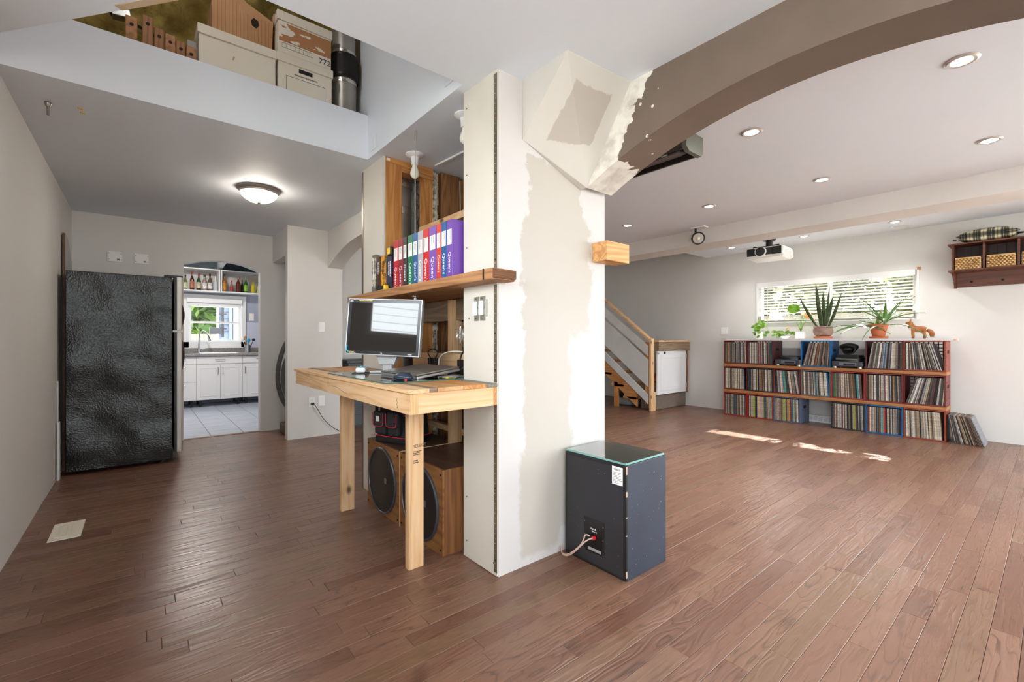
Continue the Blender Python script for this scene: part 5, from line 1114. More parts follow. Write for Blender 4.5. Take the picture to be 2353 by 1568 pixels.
def plantmat(name, c, c2, tr=.3):
    m, nt, bs = newmat(name); v = coords(nt); n = N(nt, 'ShaderNodeTexNoise'); n.inputs['Scale'].default_value = 22; nt.links.new(v, n.inputs['Vector'])
    col = ramp(nt, n.outputs['Fac'], [(.35, RGB(*c)), (.65, RGB(*c2))]); nt.links.new(col, bs.inputs['Base Color']); bs.inputs['Roughness'].default_value = .38
    t = N(nt, 'ShaderNodeBsdfTranslucent'); nt.links.new(col, t.inputs['Color']); mx = N(nt, 'ShaderNodeMixShader'); mx.inputs[0].default_value = tr
    nt.links.new(bs.outputs[0], mx.inputs[1]); nt.links.new(t.outputs[0], mx.inputs[2]); nt.links.new(mx.outputs[0], nt.nodes['Material Output'].inputs['Surface']); return m
sanm = plantmat('sansevieria', (40, 62, 34), (84, 96, 58), .2); alom = plantmat('aloe', (92, 128, 72), (128, 158, 104), .3); potm = plantmat('pothos', (104, 156, 54), (170, 200, 96), .45); yelm = plantmat('yellow_leaf', (214, 176, 110), (226, 190, 130), .4)
terra = M('terracotta', (186, 98, 62), .7, var=.2, vscale=12, c2=(198, 112, 74)); soil = M('soil', (60, 46, 36), .95)
def pot(t, x, y, prof, mat, nm='pot'): return MB().lathe(prof, (x, y, ZT), 32).o(nm, mat, t, smooth=35)
# snake plant
sp_ = thing('snake_plant', 'tall snake plant in a glazed mauve bowl on the shelf top', 'potted plant', (7.1, 2.022, ZT))
pot(sp_, 7.1, 2.022, [(.0, 0), (.10, 0), (.105, .006), (.108, .028), (.10, .03), (0, .03)], terra, 'saucer')
pot(sp_, 7.1, 2.022, [(0, .031), (.078, .031), (.10, .05), (.114, .085), (.116, .11), (.110, .135), (.104, .145), (.112, .155), (.112, .163), (.103, .163), (.098, .14), (0, .14)], M('mauve_glaze', (134, 100, 92), .25, var=.2, vscale=5, c2=(150, 118, 110)))
for (dx, dy, d, ln, w) in ((0, .02, (0, .12, 1), .62, .026), (.02, -.015, (0, .05, 1), .50, .026), (-.02, -.03, (.05, -.22, 1), .46, .024), (.01, -.05, (0, -.42, 1), .50, .020), (-.01, .05, (-.1, .62, 1), .50, .019), (.03, -.02, (.1, -.06, 1), .58, .016), (-.03, .0, (-.1, .1, 1), .34, .022), (.0, -.005, (0, -.1, 1), .30, .018)):
    pts = curve((7.1 + dx, 2.022 + dy, ZT + .135), d, ln, -.15 if abs(d[1]) > .3 else .0, 9, -d[1] * .25)
    ws = [w * .55, w * .7, w * .85, w, w, w * .95, w * .75, w * .42, .001]; leaf_strip(pts, ws, (1, 0, .05), .003, .25).o('leaf', sanm, sp_, smooth=50)
# aloe
al = thing('aloe_plant', 'sprawling aloe plant in a terracotta pot on the shelf top', 'potted plant', (7.1, 1.43, ZT))
pot(al, 7.1, 1.43, [(0, 0), (.09, 0), (.098, .022), (.09, .026), (0, .026)], terra, 'saucer')
pot(al, 7.1, 1.43, [(0, .027), (.062, .027), (.092, .15), (.10, .152), (.102, .18), (.092, .18), (.086, .15), (0, .15)], terra)
ra = random.Random(12)
rosettes = [((7.06, 1.60, ZT + .16), 13, .34, .10), ((7.05, 1.36, ZT + .20), 15, .36, .75), ((7.1, 1.45, ZT + .17), 7, .2, .6)]
for (c0, n_, ln, upness) in rosettes:
    for j in range(n_):
        a = 2 * math.pi * (j + ra.uniform(-.2, .2)) / n_; el = upness * ra.uniform(.4, 1.9) + ra.uniform(-.15, .25)
        d = Vector((.55 * math.cos(a), math.sin(a), el)); l_ = ln * ra.uniform(.75, 1.25)
        if d.x > .25: l_ = min(l_, .2)
        pts = curve(c0, d, l_, ra.uniform(.1, 1.0), 9); w = .019 * ra.uniform(.8, 1.15)
        ws = [w * f for f in (1, 1, .95, .88, .78, .65, .48, .28, .03)]; leaf_strip(pts, ws, (0, 0, 1), .004, .35).o('leaf', alom, al, smooth=50)
for (p0, d, l_) in (((7.0, 1.38, ZT + .15), (-.35, .12, .1), .42), ((7.0, 1.35, ZT + .17), (-.3, -.05, .25), .44), ((7.02, 1.30, ZT + .17), (-.2, -.7, .2), .42), ((7.02, 1.62, ZT + .15), (-.2, .9, .45), .46)):
    pts = curve(p0, d, l_, 1.5, 9); leaf_strip(pts, [.017 * f for f in (1, 1, .95, .88, .78, .65, .48, .28, .03)], (0, 0, 1), .004, .35).o('leaf', alom, al, smooth=50)
# round-leaf trailing plant, low plant, heart-leaf plant
def round_leaf(t, c, r, nrm, mat, nm='leaf', pointy=0):
    n_ = 12; q = Vector(nrm).normalized().to_track_quat('Z', 'Y').to_matrix(); vs = [Vector(c) + q @ Vector((0, 0, r * .12))]
    for j in range(n_):
        a = 2 * math.pi * j / n_; rr = r * (1 + pointy * max(0, math.cos(a)) ** 3 - .12 * pointy * max(0, -math.cos(a))); vs.append(Vector(c) + q @ Vector((rr * math.cos(a), rr * .88 * math.sin(a), 0)))
    m = MB().add(vs + [v + q @ Vector((0, 0, -.0012)) for v in vs], [(0, 1 + j, 1 + (j + 1) % n_) for j in range(n_)] + [(n_ + 1, n_ + 2 + (j + 1) % n_, n_ + 2 + j) for j in range(n_)])
    return m.o(nm, mat, t, smooth=50)
tr_ = thing('pilea_plant', 'round-leaved trailing plant in a small white pot on the shelf top', 'potted plant', (7.1, 2.83, ZT))
MB().box(7.06, 7.14, 2.79, 2.87, ZT, ZT + .10).o('pot', white_pl, tr_, bevel=.004); MB().box(7.065, 7.135, 2.795, 2.865, ZT + .095, ZT + .102).o('soil', soil, tr_)
for j in range(24):
    a = ra.uniform(0, 6.28); rr = ra.uniform(.02, .10); zz = ZT + ra.uniform(.11, .27) - (rr > .07) * ra.uniform(.05, .14); c = Vector((7.08 + .6 * rr * math.cos(a), 2.83 + rr * 1.2 * math.sin(a), max(zz, ZT + .03)))
    if c.z < ZT + .1 and abs(c.y - 2.83) < .05: c.x = 7.02
    MB().tube([(7.1, 2.83, ZT + .10), ((7.1 + c.x) / 2, (2.83 + c.y) / 2, max(c.z, ZT + .12) + .01), c], .0018, 4).o('stalk', potm, tr_); round_leaf(tr_, c, ra.uniform(.022, .036), (-1, ra.uniform(-.7, .7), ra.uniform(.1, .9)), potm)
lo_ = thing('pothos_plant', 'low spreading variegated plant in a white dish on the shelf top', 'potted plant', (7.1, 2.50, ZT))
MB().lathe([(0, 0), (.05, 0), (.065, .035), (.062, .038), (0, .03)], (7.12, 2.50, ZT), 24).o('pot', white_pl, lo_, smooth=35)
for j in range(18):
    a = ra.uniform(0, 6.28); rr = ra.uniform(.03, .13); c = Vector((7.10 + .5 * rr * math.cos(a), 2.50 + rr * 1.25 * math.sin(a), ZT + ra.uniform(.035, .10)))
    MB().tube([(7.12, 2.50, ZT + .035), ((7.12 + c.x) / 2, (2.5 + c.y) / 2, c.z + .02), c], .0018, 4).o('stalk', potm, lo_); round_leaf(lo_, c, ra.uniform(.022, .034), (-.8, ra.uniform(-.8, .8), ra.uniform(.2, 1)), potm, pointy=.6)
round_leaf(lo_, (7.08, 2.45, ZT + .15), .035, (-.5, .6, .6), yelm, pointy=.9)
hl = thing('philodendron_plant', 'sparse plant with one big green leaf and a yellowed leaf in a white square pot', 'potted plant', (7.1, 2.29, ZT))
MB().box(7.06, 7.17, 2.235, 2.345, ZT, ZT + .10).o('pot', white_pl, hl, bevel=.004); MB().box(7.066, 7.164, 2.24, 2.34, ZT + .092, ZT + .101).o('soil', soil, hl)
for (c, r, nr, mt) in (((7.08, 2.385, ZT + .42), .078, (-1, .15, .1), potm), ((7.08, 2.23, ZT + .34), .055, (-.5, -.3, .7), yelm), ((7.1, 2.20, ZT + .30), .04, (-.6, -.5, .3), yelm)):
    MB().tube([(7.11, 2.29, ZT + .10), (7.10, (2.29 + c[1]) / 2, ZT + .22), c], .003, 5, smooth_pts=1).o('stalk', potm, hl); round_leaf(hl, c, r, nr, mt, pointy=.45)
for (dy, h_) in ((.03, .10), (-.02, .22), (.0, .14)): MB().tube([(7.11, 2.29, ZT + .10), (7.10, 2.29 + dy * .5, ZT + .12 + h_ * .5), (7.10, 2.29 + dy, ZT + .10 + h_)], .004, 5, smooth_pts=1).o('stalk', potm, hl)
# fox figurine with spectacles
fx = thing('fox_figurine', 'small standing fox figurine wearing spectacles at the end of the shelf top', 'figurine', (7.08, 1.05, ZT), rot=(0, 0, R(100)))
fo = M('fox_orange', (176, 112, 62), .75, var=.12, vscale=20, c2=(140, 82, 44)); fwht = M('fox_white', (226, 222, 214), .8); fbr = M('fox_brown', (104, 72, 48), .8)
me = bpy.data.meshes.new('body'); sk = [((-.055, 0, .105), .034), ((.0, 0, .105), .032), ((.05, 0, .118), .036), ((.072, 0, .15), .028), ((.080, 0, .175), .030), ((.062, .0, .165), .02)]
bdy = MB(); bdy.tube([(-.062, 0, .10), (-.03, 0, .108), (.02, 0, .108), (.05, 0, .12), (.068, 0, .145), (.078, 0, .17)], lambda q: .030 + .010 * math.sin(q * 3.1) - .004 * q, 14, smooth_pts=2)
for (x, y) in ((-.05, .02), (-.05, -.02), (.05, .02), (.05, -.02)): bdy.tube([(x, y, .10), (x + .004, y, .06), (x - .004 if x < 0 else x, y, .03), (x + .004, y, .0)], lambda q: .018 - .006 * q, 10, smooth_pts=1)
bdy.blob((.082, 0, .178), .034, 16, 10, (1.0, .95, .82)); bdy.tube([(.10, 0, .172), (.118, 0, .166), (.132, 0, .162)], lambda q: .018 - .013 * q, 10)
for s_ in (-1, 1): bdy.cyl((.075, s_ * .02, .195), (.07, s_ * .03, .235), .013, .001, n=8)
bo = bdy.o('body', fo, fx, smooth=60)
ch = MB().blob((.068, 0, .128), .034, 14, 8, (.75, .95, 1.1)); ch.blob((.094, 0, .166), .022, 12, 8, (1.1, 1.15, .7)); ch.o('chest_fur', fwht, fx, smooth=60)
MB().tube([(-.07, 0, .10), (-.10, 0, .085), (-.115, 0, .05), (-.112, 0, .02)], lambda q: .012 + .014 * math.sin(q * 3.0), 10, smooth_pts=2).o('tail', fo, fx, smooth=60)
for (x, y) in ((-.05, .02), (-.05, -.02), (.05, .02), (.05, -.02)): MB().cyl((x + .002, y, 0), (x, y, .03), .0135, n=10).o('paw', fbr, fx, smooth=40)
MB().blob((.134, 0, .164), .006).o('nose', blk, fx)
gs_ = MB()
for s_ in (-1, 1): gs_.tube([(.115, s_ * .017 + .014 * math.cos(2 * math.pi * j / 14), .185 + .014 * math.sin(2 * math.pi * j / 14)) for j in range(15)], .0014, 5); gs_.tube([(.115, s_ * .03, .187), (.08, s_ * .036, .187)], .0014, 4)
gs_.o('spectacles', blk, fx)
# ================================================================== COAT SHELF
cs_ = thing('coat_shelf', 'dark walnut wall cubby shelf with coat pegs above the end of the records', 'wall shelf', (7.2, .2, 1.73))
wal = wood('coat_walnut', (110, 62, 40), (76, 40, 26), 1, .4, .9, 0); wald = wood('coat_walnut_back', (70, 46, 40), (52, 34, 30), 2, .5, .9, 0)
Y0c, Y1c = -.72, .775
MB().box(7.08, 7.345, Y0c - .03, Y1c + .03, 2.205, 2.222).o('top_board', wal, cs_, bevel=.004); MB().box(7.085, 7.345, Y0c - .03, Y1c + .03, 1.908, 1.925).o('middle_shelf', wal, cs_, bevel=.005)
for yy in (Y1c - .018, .513, .258, .0, -.255, -.50, Y0c): MB().box(7.11, 7.335, yy, yy + .018, 1.925, 2.205).o('divider', wal, cs_)
for j in range(22): MB().box(7.332, 7.340, Y0c + j * .068, Y0c + j * .068 + .064, 1.925, 2.205).o('back_slat', wald, cs_)
MB().box(7.340, 7.345, Y0c, Y1c, 1.925, 2.205).o('back_board', M('back_dark', (34, 24, 22), .7), cs_)
MB().box(7.325, 7.345, Y0c + .02, Y1c - .02, 1.745, 1.908).o('peg_rail', wal, cs_)
for yy in (Y0c, Y1c - .018): MB().prism([(7.11, 1.908), (7.345, 1.908), (7.345, 1.735), (7.30, 1.735), (7.285, 1.76), (7.26, 1.80), (7.20, 1.84), (7.13, 1.87)], 'Y', yy, yy + .018).o('side_bracket', wal, cs_)
for yy in (.632, .389, .14, -.10): MB().lathe([(.006, 0), (.006, -.02), (.013, -.026), (.012, -.036), (0, -.04)], (7.325, yy, 1.80), 14, axis='X').o('peg', M('dark_knob', (50, 44, 38), .35, .6), cs_, smooth=35)
seag = wood('seagrass', (214, 178, 122), (166, 126, 76), 1, .8, 2.2, 0)
for (ya, yb, lab) in ((.54, .752, 'at the record end'), (.285, .506, 'in the second cubby'), (.03, .25, 'in the third cubby')):
    t = thing('wicker_basket', 'woven seagrass basket in the coat shelf, ' + lab, 'basket', (7.2, (ya + yb) / 2, 1.9255))
    MB().box(7.115, 7.315, ya + .004, yb - .004, 1.926, 1.932).o('base', seag, t)
    for r_ in range(6):
        zz = 1.94 + r_ * .0195
        m = MB(); pts = []; n_ = 28
        for j in range(n_ + 1): pts.append((7.114 + .009 * math.sin(j * 1.57 + r_ * 3.14), ya + .008 + (yb - ya - .016) * j / n_, zz))
        m.tube(pts, .0095, 6); m.o('weave_row', seag, t, smooth=60)
    MB().box(7.118, 7.315, ya + .004, ya + .010, 1.93, 2.048).box(7.118, 7.315, yb - .010, yb - .004, 1.93, 2.048).box(7.31, 7.316, ya + .004, yb - .004, 1.93, 2.048).o('side_wall', seag, t)
    MB().tube([(7.113, ya + .006, 2.052), (7.113, yb - .006, 2.052)], .010, 8).o('rim', seag, t, smooth=60)
def plaid():
    m, nt, bs = newmat('plaid'); v = coords(nt); sp = N(nt, 'ShaderNodeSeparateXYZ'); nt.links.new(v, sp.inputs[0]); outs = []
    for ax, sc in (('Y', 9.5), ('X', 9.5)):
        mu = N(nt, 'ShaderNodeMath', operation='MULTIPLY'); mu.inputs[1].default_value = sc; nt.links.new(sp.outputs[ax], mu.inputs[0])
        fr_ = N(nt, 'ShaderNodeMath', operation='FRACT'); nt.links.new(mu.outputs[0], fr_.inputs[0])
        r_ = N(nt, 'ShaderNodeValToRGB'); r_.color_ramp.interpolation = 'CONSTANT'; e = r_.color_ramp.elements
        st_ = [(0, 1), (.2, .25), (.24, 1), (.42, .2), (.5, 0), (.62, .75), (.66, 0), (.8, .75), (.84, 0), (.94, .4)]
        while len(e) < len(st_): e.new(.5)
        for el, (p, g) in zip(e, st_): el.position = p; el.color = (g, g, g, 1)
        nt.links.new(fr_.outputs[0], r_.inputs[0]); outs.append(r_.outputs[0])
    ad = N(nt, 'ShaderNodeMath', operation='ADD'); nt.links.new(outs[0], ad.inputs[0]); nt.links.new(outs[1], ad.inputs[1]); hf = N(nt, 'ShaderNodeMath', operation='MULTIPLY'); hf.inputs[1].default_value = .5; nt.links.new(ad.outputs[0], hf.inputs[0])
    nt.links.new(ramp(nt, hf.outputs[0], [(.1, RGB(24, 26, 26)), (.5, RGB(96, 96, 80)), (1, RGB(226, 218, 184))]), bs.inputs['Base Color']); bs.inputs['Roughness'].default_value = .9; return m
pw = thing('plaid_pillow', 'black and cream plaid cushion lying on top of the coat shelf', 'cushion', (7.2, .50, 2.2225))
pm_ = MB(); nn_ = 14; L_, Wd, Hh = .245, .13, .078
grid = {}
for side in (0, 1):
    for i in range(nn_ + 1):
        for j in range(nn_ + 1):
            u, v = -1 + 2 * i / nn_, -1 + 2 * j / nn_; edge = max(0, (1 - u * u)) ** .45 * max(0, (1 - v * v)) ** .45; pin = 1 - .06 * (1 - abs(u)) * 1 - .06 * (1 - abs(v))
            z = (1 if side else -1) * Hh * edge; grid[(side, i, j)] = len(pm_.v); pm_.v.append(Vector((7.205 + v * Wd * pin, .50 + u * L_ * pin, 2.2225 + Hh * .92 + max(z, -Hh * .92))))
for side in (0, 1):
    for i in range(nn_):
        for j in range(nn_): pm_.f.append((grid[(side, i, j)], grid[(side, i + 1, j)], grid[(side, i + 1, j + 1)], grid[(side, i, j + 1)])); pm_.mi.append(0)
pm_.o('cover', plaid(), pw, smooth=60)
MB().cyl((7.205, .50 + L_, 2.279), (7.20, .50 + L_ + .03, 2.282), .006, n=6).o('corner_tie', blk, pw); MB().blob((7.205, .255, 2.279), .02, 8, 6, (.8, 1.2, .5)).o('corner_tuft', M('plaid_dark', (40, 40, 38), .9), pw)
# ================================================================== STAIRS
sr = thing('staircase', 'wooden staircase rising along the far wall with white plank railing', 'stairs', (6.8, 4.9, 0))
yst, slope = 4.165, (1.681 - 1.008) / (5.039 - 4.165)
def slant(z0, z1, x0, x1, nm, mt, ya=4.19, yb=6.28, par=sr):
    f = lambda y, z: z + (y - yst) * slope
    return MB().hexa([(x0, ya, f(ya, z0)), (x1, ya, f(ya, z0)), (x0, yb, f(yb, z0)), (x1, yb, f(yb, z0)), (x0, ya, f(ya, z1)), (x1, ya, f(ya, z1)), (x0, yb, f(yb, z1)), (x1, yb, f(yb, z1))]).o(nm, mt, par, bevel=.002)
wpl = paint('white_plank_paint', (206, 206, 204), (218, 218, 216), 4)
slant(.855, 1.02, 6.275, 6.297, 'rail_board', wpl); slant(.36, .80, 6.275, 6.297, 'rail_board', wpl); slant(.09, .24, 6.275, 6.297, 'rail_board', wpl)
slant(1.115, 1.155, 6.27, 6.36, 'handrail', fir(1), 4.15); slant(-.16, .09, 6.30, 6.34, 'stringer', amb(1), 4.42); slant(-.16, .09, 7.28, 7.32, 'stringer', amb(1), 4.42)
for k in range(10):
    z = .19 * (k + 1); y = 4.42 + .255 * k
    MB().box(6.30, 7.33, y, y + .27, z - .035, z).o('tread', amb(0), sr)
    MB().box(6.32, 7.31, y + .245, y + .262, z, z + .155).o('riser', wpl, sr)
MB().box(6.275, 6.363, 4.13, 4.168, 0, 1.16).o('newel_post', fir(2), sr, bevel=.002); MB().box(6.363, 6.40, 4.128, 4.16, 0, .30).o('newel_block', fir(2), sr); MB().box(6.30, 6.34, 4.17, 4.26, .1, 1.10).o('newel_inner', amb(2), sr)
MB().box(6.30, 6.34, 4.80, 4.88, 0, .42).o('leg', amb(2), sr)
MB().prism([(4.128, .0), (4.128, .235), (4.42, .235), (4.42, 0)], 'X', 6.402, 7.33).o('carpet_step', M('taupe_carpet', (142, 128, 116), .95, var=.1, vscale=120, c2=(118, 104, 94), bmp=.8, bscale=420), sr, bevel=.02)
gt = thing('stair_gate', 'white cabinet door used as a stair gate below a weathered beam', 'gate', (6.87, 4.12, .25))
dr_ = MB().box(6.405, 7.285, 4.10, 4.122, .25, .955).o('door_panel', M('gate_white', (232, 232, 234), .35), gt, bevel=.002)
gwm = M('gate_white', (232,)*3)
MB().box(6.50, 6.56, 4.094, 4.10, .31, .90).box(7.14, 7.20, 4.094, 4.10, .31, .90).box(6.56, 7.14, 4.094, 4.10, .84, .90).box(6.56, 7.14, 4.094, 4.10, .31, .37).o('moulding', gwm, dr_, bevel=.002)
MB().lathe([(.02, 0), (.022, -.01), (.012, -.02), (0, -.022)], (6.605, 4.10, .925), 16, axis='Y').o('pull_hole', blk, dr_)
for z in (.36, .86): MB().box(7.265, 7.30, 4.09, 4.10, z - .04, z + .04).o('hinge', M('hinge_grey', (180, 178, 172), .4, .6), dr_)
MB().box(6.365, 6.44, 4.085, 4.10, .905, .93).o('latch', M('hinge_grey', (180,)*3), gt)
MB().box(6.40, 7.345, 4.07, 4.13, .965, 1.105).o('beam', grey(0), gt, bevel=.003); MB().box(6.385, 7.345, 4.06, 4.20, 1.105, 1.13).o('beam_cap', fir(0), gt, bevel=.003); MB().box(7.29, 7.33, 4.09, 4.13, .236, .965).o('jamb', old(2), gt)
bg_ = thing('tool_bag', 'black and yellow tool bag stored under the stairs', 'tool bag', (6.72, 4.86, .10)); 
bgm = MB().blob((6.72, 4.88, .21), 1, 14, 8, (.2, .22, .13)); bgm.v = [Vector((p.x, p.y, max(p.z, .1255))) for p in bgm.v]; bgm.o('body', nyl, bg_, smooth=60)
MB().obox((6.545, 4.80, .27), (.05, .10, .13), (0, R(20), 0)).o('yellow_panel', yel, bg_, bevel=.01); MB().tube([(6.66, 4.72, .30), (6.6, 4.78, .38), (6.62, 4.95, .36)], .012, 6, smooth_pts=2).o('handle', nyl, bg_)
tag(MB().lathe([(0, 0), (.2, 0), (.23, .02), (.235, .05), (.23, .085), (.2, .12), (0, .124)], (6.70, 4.86, .0005), 32).o('round_container', M('drum_grey', (150, 152, 150), .5, var=.2, vscale=4, c2=(120, 122, 122)), smooth=40), 'flat grey round container on the floor under the stairs', 'container')
# ================================================================== DARK HEATER BEYOND THE FAR ARCH
ht = thing('floor_heater', 'dark grey slatted floor cabinet seen through the far arch', 'cabinet', (2.3, 5.95, 0)); hg = M('heater_grey', (70, 72, 78), .5)
MB().box(2.05, 2.75, 5.78, 6.28, .03, .84).o('body', hg, ht, bevel=.006); MB().box(2.03, 2.77, 5.76, 6.29, .84, .875).o('top', M('heater_dark', (52, 54, 58), .45), ht, bevel=.004)
for k in range(22): MB().box(2.09, 2.71, 5.772, 5.78, .16 + k * .028, .172 + k * .028).o('slat', M('heater_dark', (52,)*3), ht)
MB().box(2.06, 2.74, 5.80, 6.27, 0, .03).o('plinth', blk, ht)
# ================================================================== KITCHEN
lam = M('cabinet_white', (232, 230, 228), .35); hdl = M('handle_nickel', (150, 146, 142), .3, .9)
ctop = M('laminate_counter', (150, 146, 142), .35, var=.15, vscale=40, c2=(122, 118, 116))
def base_cab(x0, x1, fronts, lab):
    t = thing('base_cabinet', lab, 'cabinet', ((x0 + x1) / 2, 9.5, 0))
    MB().box(x0 + .002, x1 - .002, 9.22, 9.79, .115, .855).o('carcass', lam, t)
    for xx in (x0 + .06, x1 - .06):
        for yy in (9.27, 9.7): MB().cyl((xx, yy, 0), (xx, yy, .115), .018, n=10).o('leg', blk, t)
    for (a, b, z0, z1, kind) in fronts:
        d = MB().box(a + .0015, b - .0015, 9.20, 9.2195, z0 + .0015, z1 - .0015).o('drawer_front' if kind == 'drawer' else 'door', lam, t, bevel=.002)
        if kind.startswith('door'):
            f = .055; MB().box(a + f, a + f + .012, 9.196, 9.20, z0 + f, z1 - f).box(b - f - .012, b - f, 9.196, 9.20, z0 + f, z1 - f).box(a + f, b - f, 9.196, 9.20, z1 - f - .012, z1 - f).box(a + f, b - f, 9.196, 9.20, z0 + f, z0 + f + .012).o('raised_panel', lam, d, bevel=.002)
            hx = b - .035 if kind == 'door_r' else a + .035
            MB().tube([(hx, 9.197, z1 - .17), (hx, 9.178, z1 - .16), (hx, 9.178, z1 - .06), (hx, 9.197, z1 - .05)], .005, 6).o('handle', hdl, d)
        else:
            xc = (a + b) / 2; zc = z1 - .05; MB().tube([(xc - .07, 9.197, zc), (xc - .06, 9.178, zc), (xc + .06, 9.178, zc), (xc + .07, 9.197, zc)], .005, 6).o('handle', hdl, d)
base_cab(.30, .724, [(.30, .724, .73, .85, 'drawer'), (.30, .724, .425, .73, 'drawer'), (.30, .724, .12, .425, 'drawer')], 'white three-drawer kitchen base cabinet')
base_cab(.724, 1.40, [(.724, 1.40, .73, .85, 'drawer'), (.724, 1.066, .12, .715, 'door_r'), (1.066, 1.40, .12, .715, 'door_l')], 'white two-door kitchen sink cabinet')
base_cab(1.40, 1.98, [(1.40, 1.98, .73, .85, 'drawer'), (1.40, 1.98, .12, .715, 'door_l')], 'white kitchen base cabinet with one drawer over a single door')
wt = thing('worktop', 'grey speckled kitchen worktop with backsplash', 'worktop', (1.1, 9.5, .86))
MB().box(.28, 2.66, 9.17, 9.795, .858, .90).o('slab', ctop, wt, bevel=.008); MB().box(.28, 2.66, 9.775, 9.797, .90, .99).o('backsplash', ctop, wt)
sk_ = thing('kitchen_sink', 'white drop-in kitchen sink rim under the window', 'sink', (1.06, 9.45, .9005)); MB().box(.78, 1.34, 9.23, 9.27, .9005, .912).box(.78, 1.34, 9.62, 9.70, .9005, .912).box(.78, .82, 9.27, 9.62, .9005, .912).box(1.30, 1.34, 9.27, 9.62, .9005, .912).o('rim', porc, sk_, bevel=.004); MB().box(.82, 1.30, 9.27, 9.62, .9005, .903).o('bowl', M('sink_shadow', (200, 200, 200), .3), sk_)
fc = thing('kitchen_faucet', 'chrome gooseneck kitchen faucet in front of the window', 'faucet', (.80, 9.60, .912)); chm = M('chrome', (210, 210, 212), .12, 1.0)
MB().lathe([(.026, 0), (.027, .02), (.02, .06), (.016, .12), (.014, .16)], (.80, 9.63, .9125), 18).o('base', chm, fc, smooth=40)
MB().tube([(.80, 9.63, 1.07), (.80, 9.63, 1.20), (.815, 9.61, 1.27), (.855, 9.58, 1.295), (.90, 9.54, 1.27), (.92, 9.52, 1.21)], .011, 10, smooth_pts=3).o('spout', chm, fc, smooth=60)
MB().cyl((.92, 9.52, 1.215), (.945, 9.50, 1.12), .014, .022, n=14).o('spray_head', chm, fc, smooth=40); MB().tube([(.815, 9.62, .985), (.87, 9.60, .975), (.90, 9.58, 1.01)], .009, 8, smooth_pts=1).o('lever', chm, fc, smooth=60)
ck = thing('utensil_jar', 'chrome utensil jar on the kitchen worktop', 'jar', (1.52, 9.52, .901)); MB().lathe([(.0, 0), (.05, 0), (.052, .15), (.048, .15), (.046, .01), (0, .01)], (1.52, 9.52, .9005), 22).o('jar', M('jar_chrome', (170, 172, 176), .2, .9), ck, smooth=40)
for (dx, dy, lean, h_, mt, hd, lab) in ((-.02, 0, -.10, .30, M('u_white', (230, 230, 228), .4), (.03, .012, .035), 'white spatula'), (-.005, .015, -.05, .32, wood('u_wood', (190, 140, 92), (160, 110, 66), 2), (.025, .01, .04), 'wooden spoon'), (.01, -.015, .02, .27, M('u_teal', (60, 160, 196), .35), (.032, .012, .04), 'turquoise spatula'), (.025, .01, .16, .28, blk, (.03, .012, .026), 'black ladle')):
    t = thing('kitchen_utensil', lab + ' standing in the utensil jar', 'utensil', (1.52 + dx, 9.52 + dy, .92)); e_ = (1.52 + dx + lean * h_ * 1.8, 9.52 + dy, .915 + h_ * .8)
    MB().cyl((1.52 + dx * .6, 9.52 + dy * .6, .915), e_, .006, n=8).o('handle', mt, t); MB().blob(e_, 1, 12, 8, hd).o('head', mt, t, smooth=60)
kt = thing('black_toaster', 'black and steel toaster at the end of the kitchen worktop', 'toaster', (1.88, 9.5, .901)); MB().box(1.76, 2.05, 9.40, 9.62, .9005, .99).o('base', blk, kt, bevel=.01); MB().box(1.765, 2.045, 9.41, 9.61, .99, 1.14).o('shell', M('toaster_steel', (170, 170, 172), .25, .9), kt, bevel=.02)
tag(MB().box(1.595, 1.675, 9.79, 9.7995, 1.50, 1.64).o('wall_notice', card), 'blank white card on the kitchen wall beside the window', 'card')
ms_ = thing('splash_panel', 'pale lilac backsplash panel on the kitchen wall', 'panel', (2.0, 9.79, 1.0)); MB().box(1.545, 2.66, 9.792, 9.7995, .99, 1.47).o('sheet', M('lilac_panel', (206, 208, 226), .3), ms_)
uc = thing('wall_cabinet', 'white kitchen wall cabinet beside the bottle shelves', 'cabinet', (2.1, 9.6, 1.55)); MB().box(1.80, 2.6, 9.46, 9.795, 1.68, 2.385).o('carcass', lam, uc); MB().box(1.80, 2.2, 9.44, 9.46, 1.68, 2.38).o('door', lam, uc)
mw = thing('cup_rack', 'dark teal open niche under the kitchen wall cabinet', 'rack', (2.1, 9.6, 1.47)); MB().box(1.80, 2.6, 9.50, 9.795, 1.48, 1.675).o('box', P_kdark, mw)
os_ = thing('bottle_shelf', 'white open two-bay wall shelf full of bottles over the kitchen window', 'wall shelf', (1.15, 9.6, 1.99))
for (a, b) in ((.40, 1.095), (1.105, 1.79)):
    MB().box(a, b, 9.48, 9.795, 1.985, 2.005).o('shelf', lam, os_); MB().box(a, b, 9.48, 9.795, 2.365, 2.385).o('top', lam, os_); MB().box(a, a + .02, 9.48, 9.795, 2.005, 2.365).o('side', lam, os_); MB().box(b - .02, b, 9.48, 9.795, 2.005, 2.365).o('side', lam, os_); MB().box(a, b, 9.785, 9.795, 2.0, 2.38).o('back', M('shelf_back_grey', (206, 204, 202), .5), os_)
tag(MB().hexa([(1.08, 8.2, 2.52), (1.14, 8.2, 2.52), (1.08, 9.78, 2.40), (1.14, 9.78, 2.40), (1.08, 8.2, 2.72), (1.14, 8.2, 2.72), (1.08, 9.78, 2.72), (1.14, 9.78, 2.72)]).o('ceiling_brace', P_trim), 'white boxed brace sloping down from the dark kitchen ceiling', 'beam')
def gl_(name, c, a=.0): return M('bottle_' + name, c, .12, spec=.6)
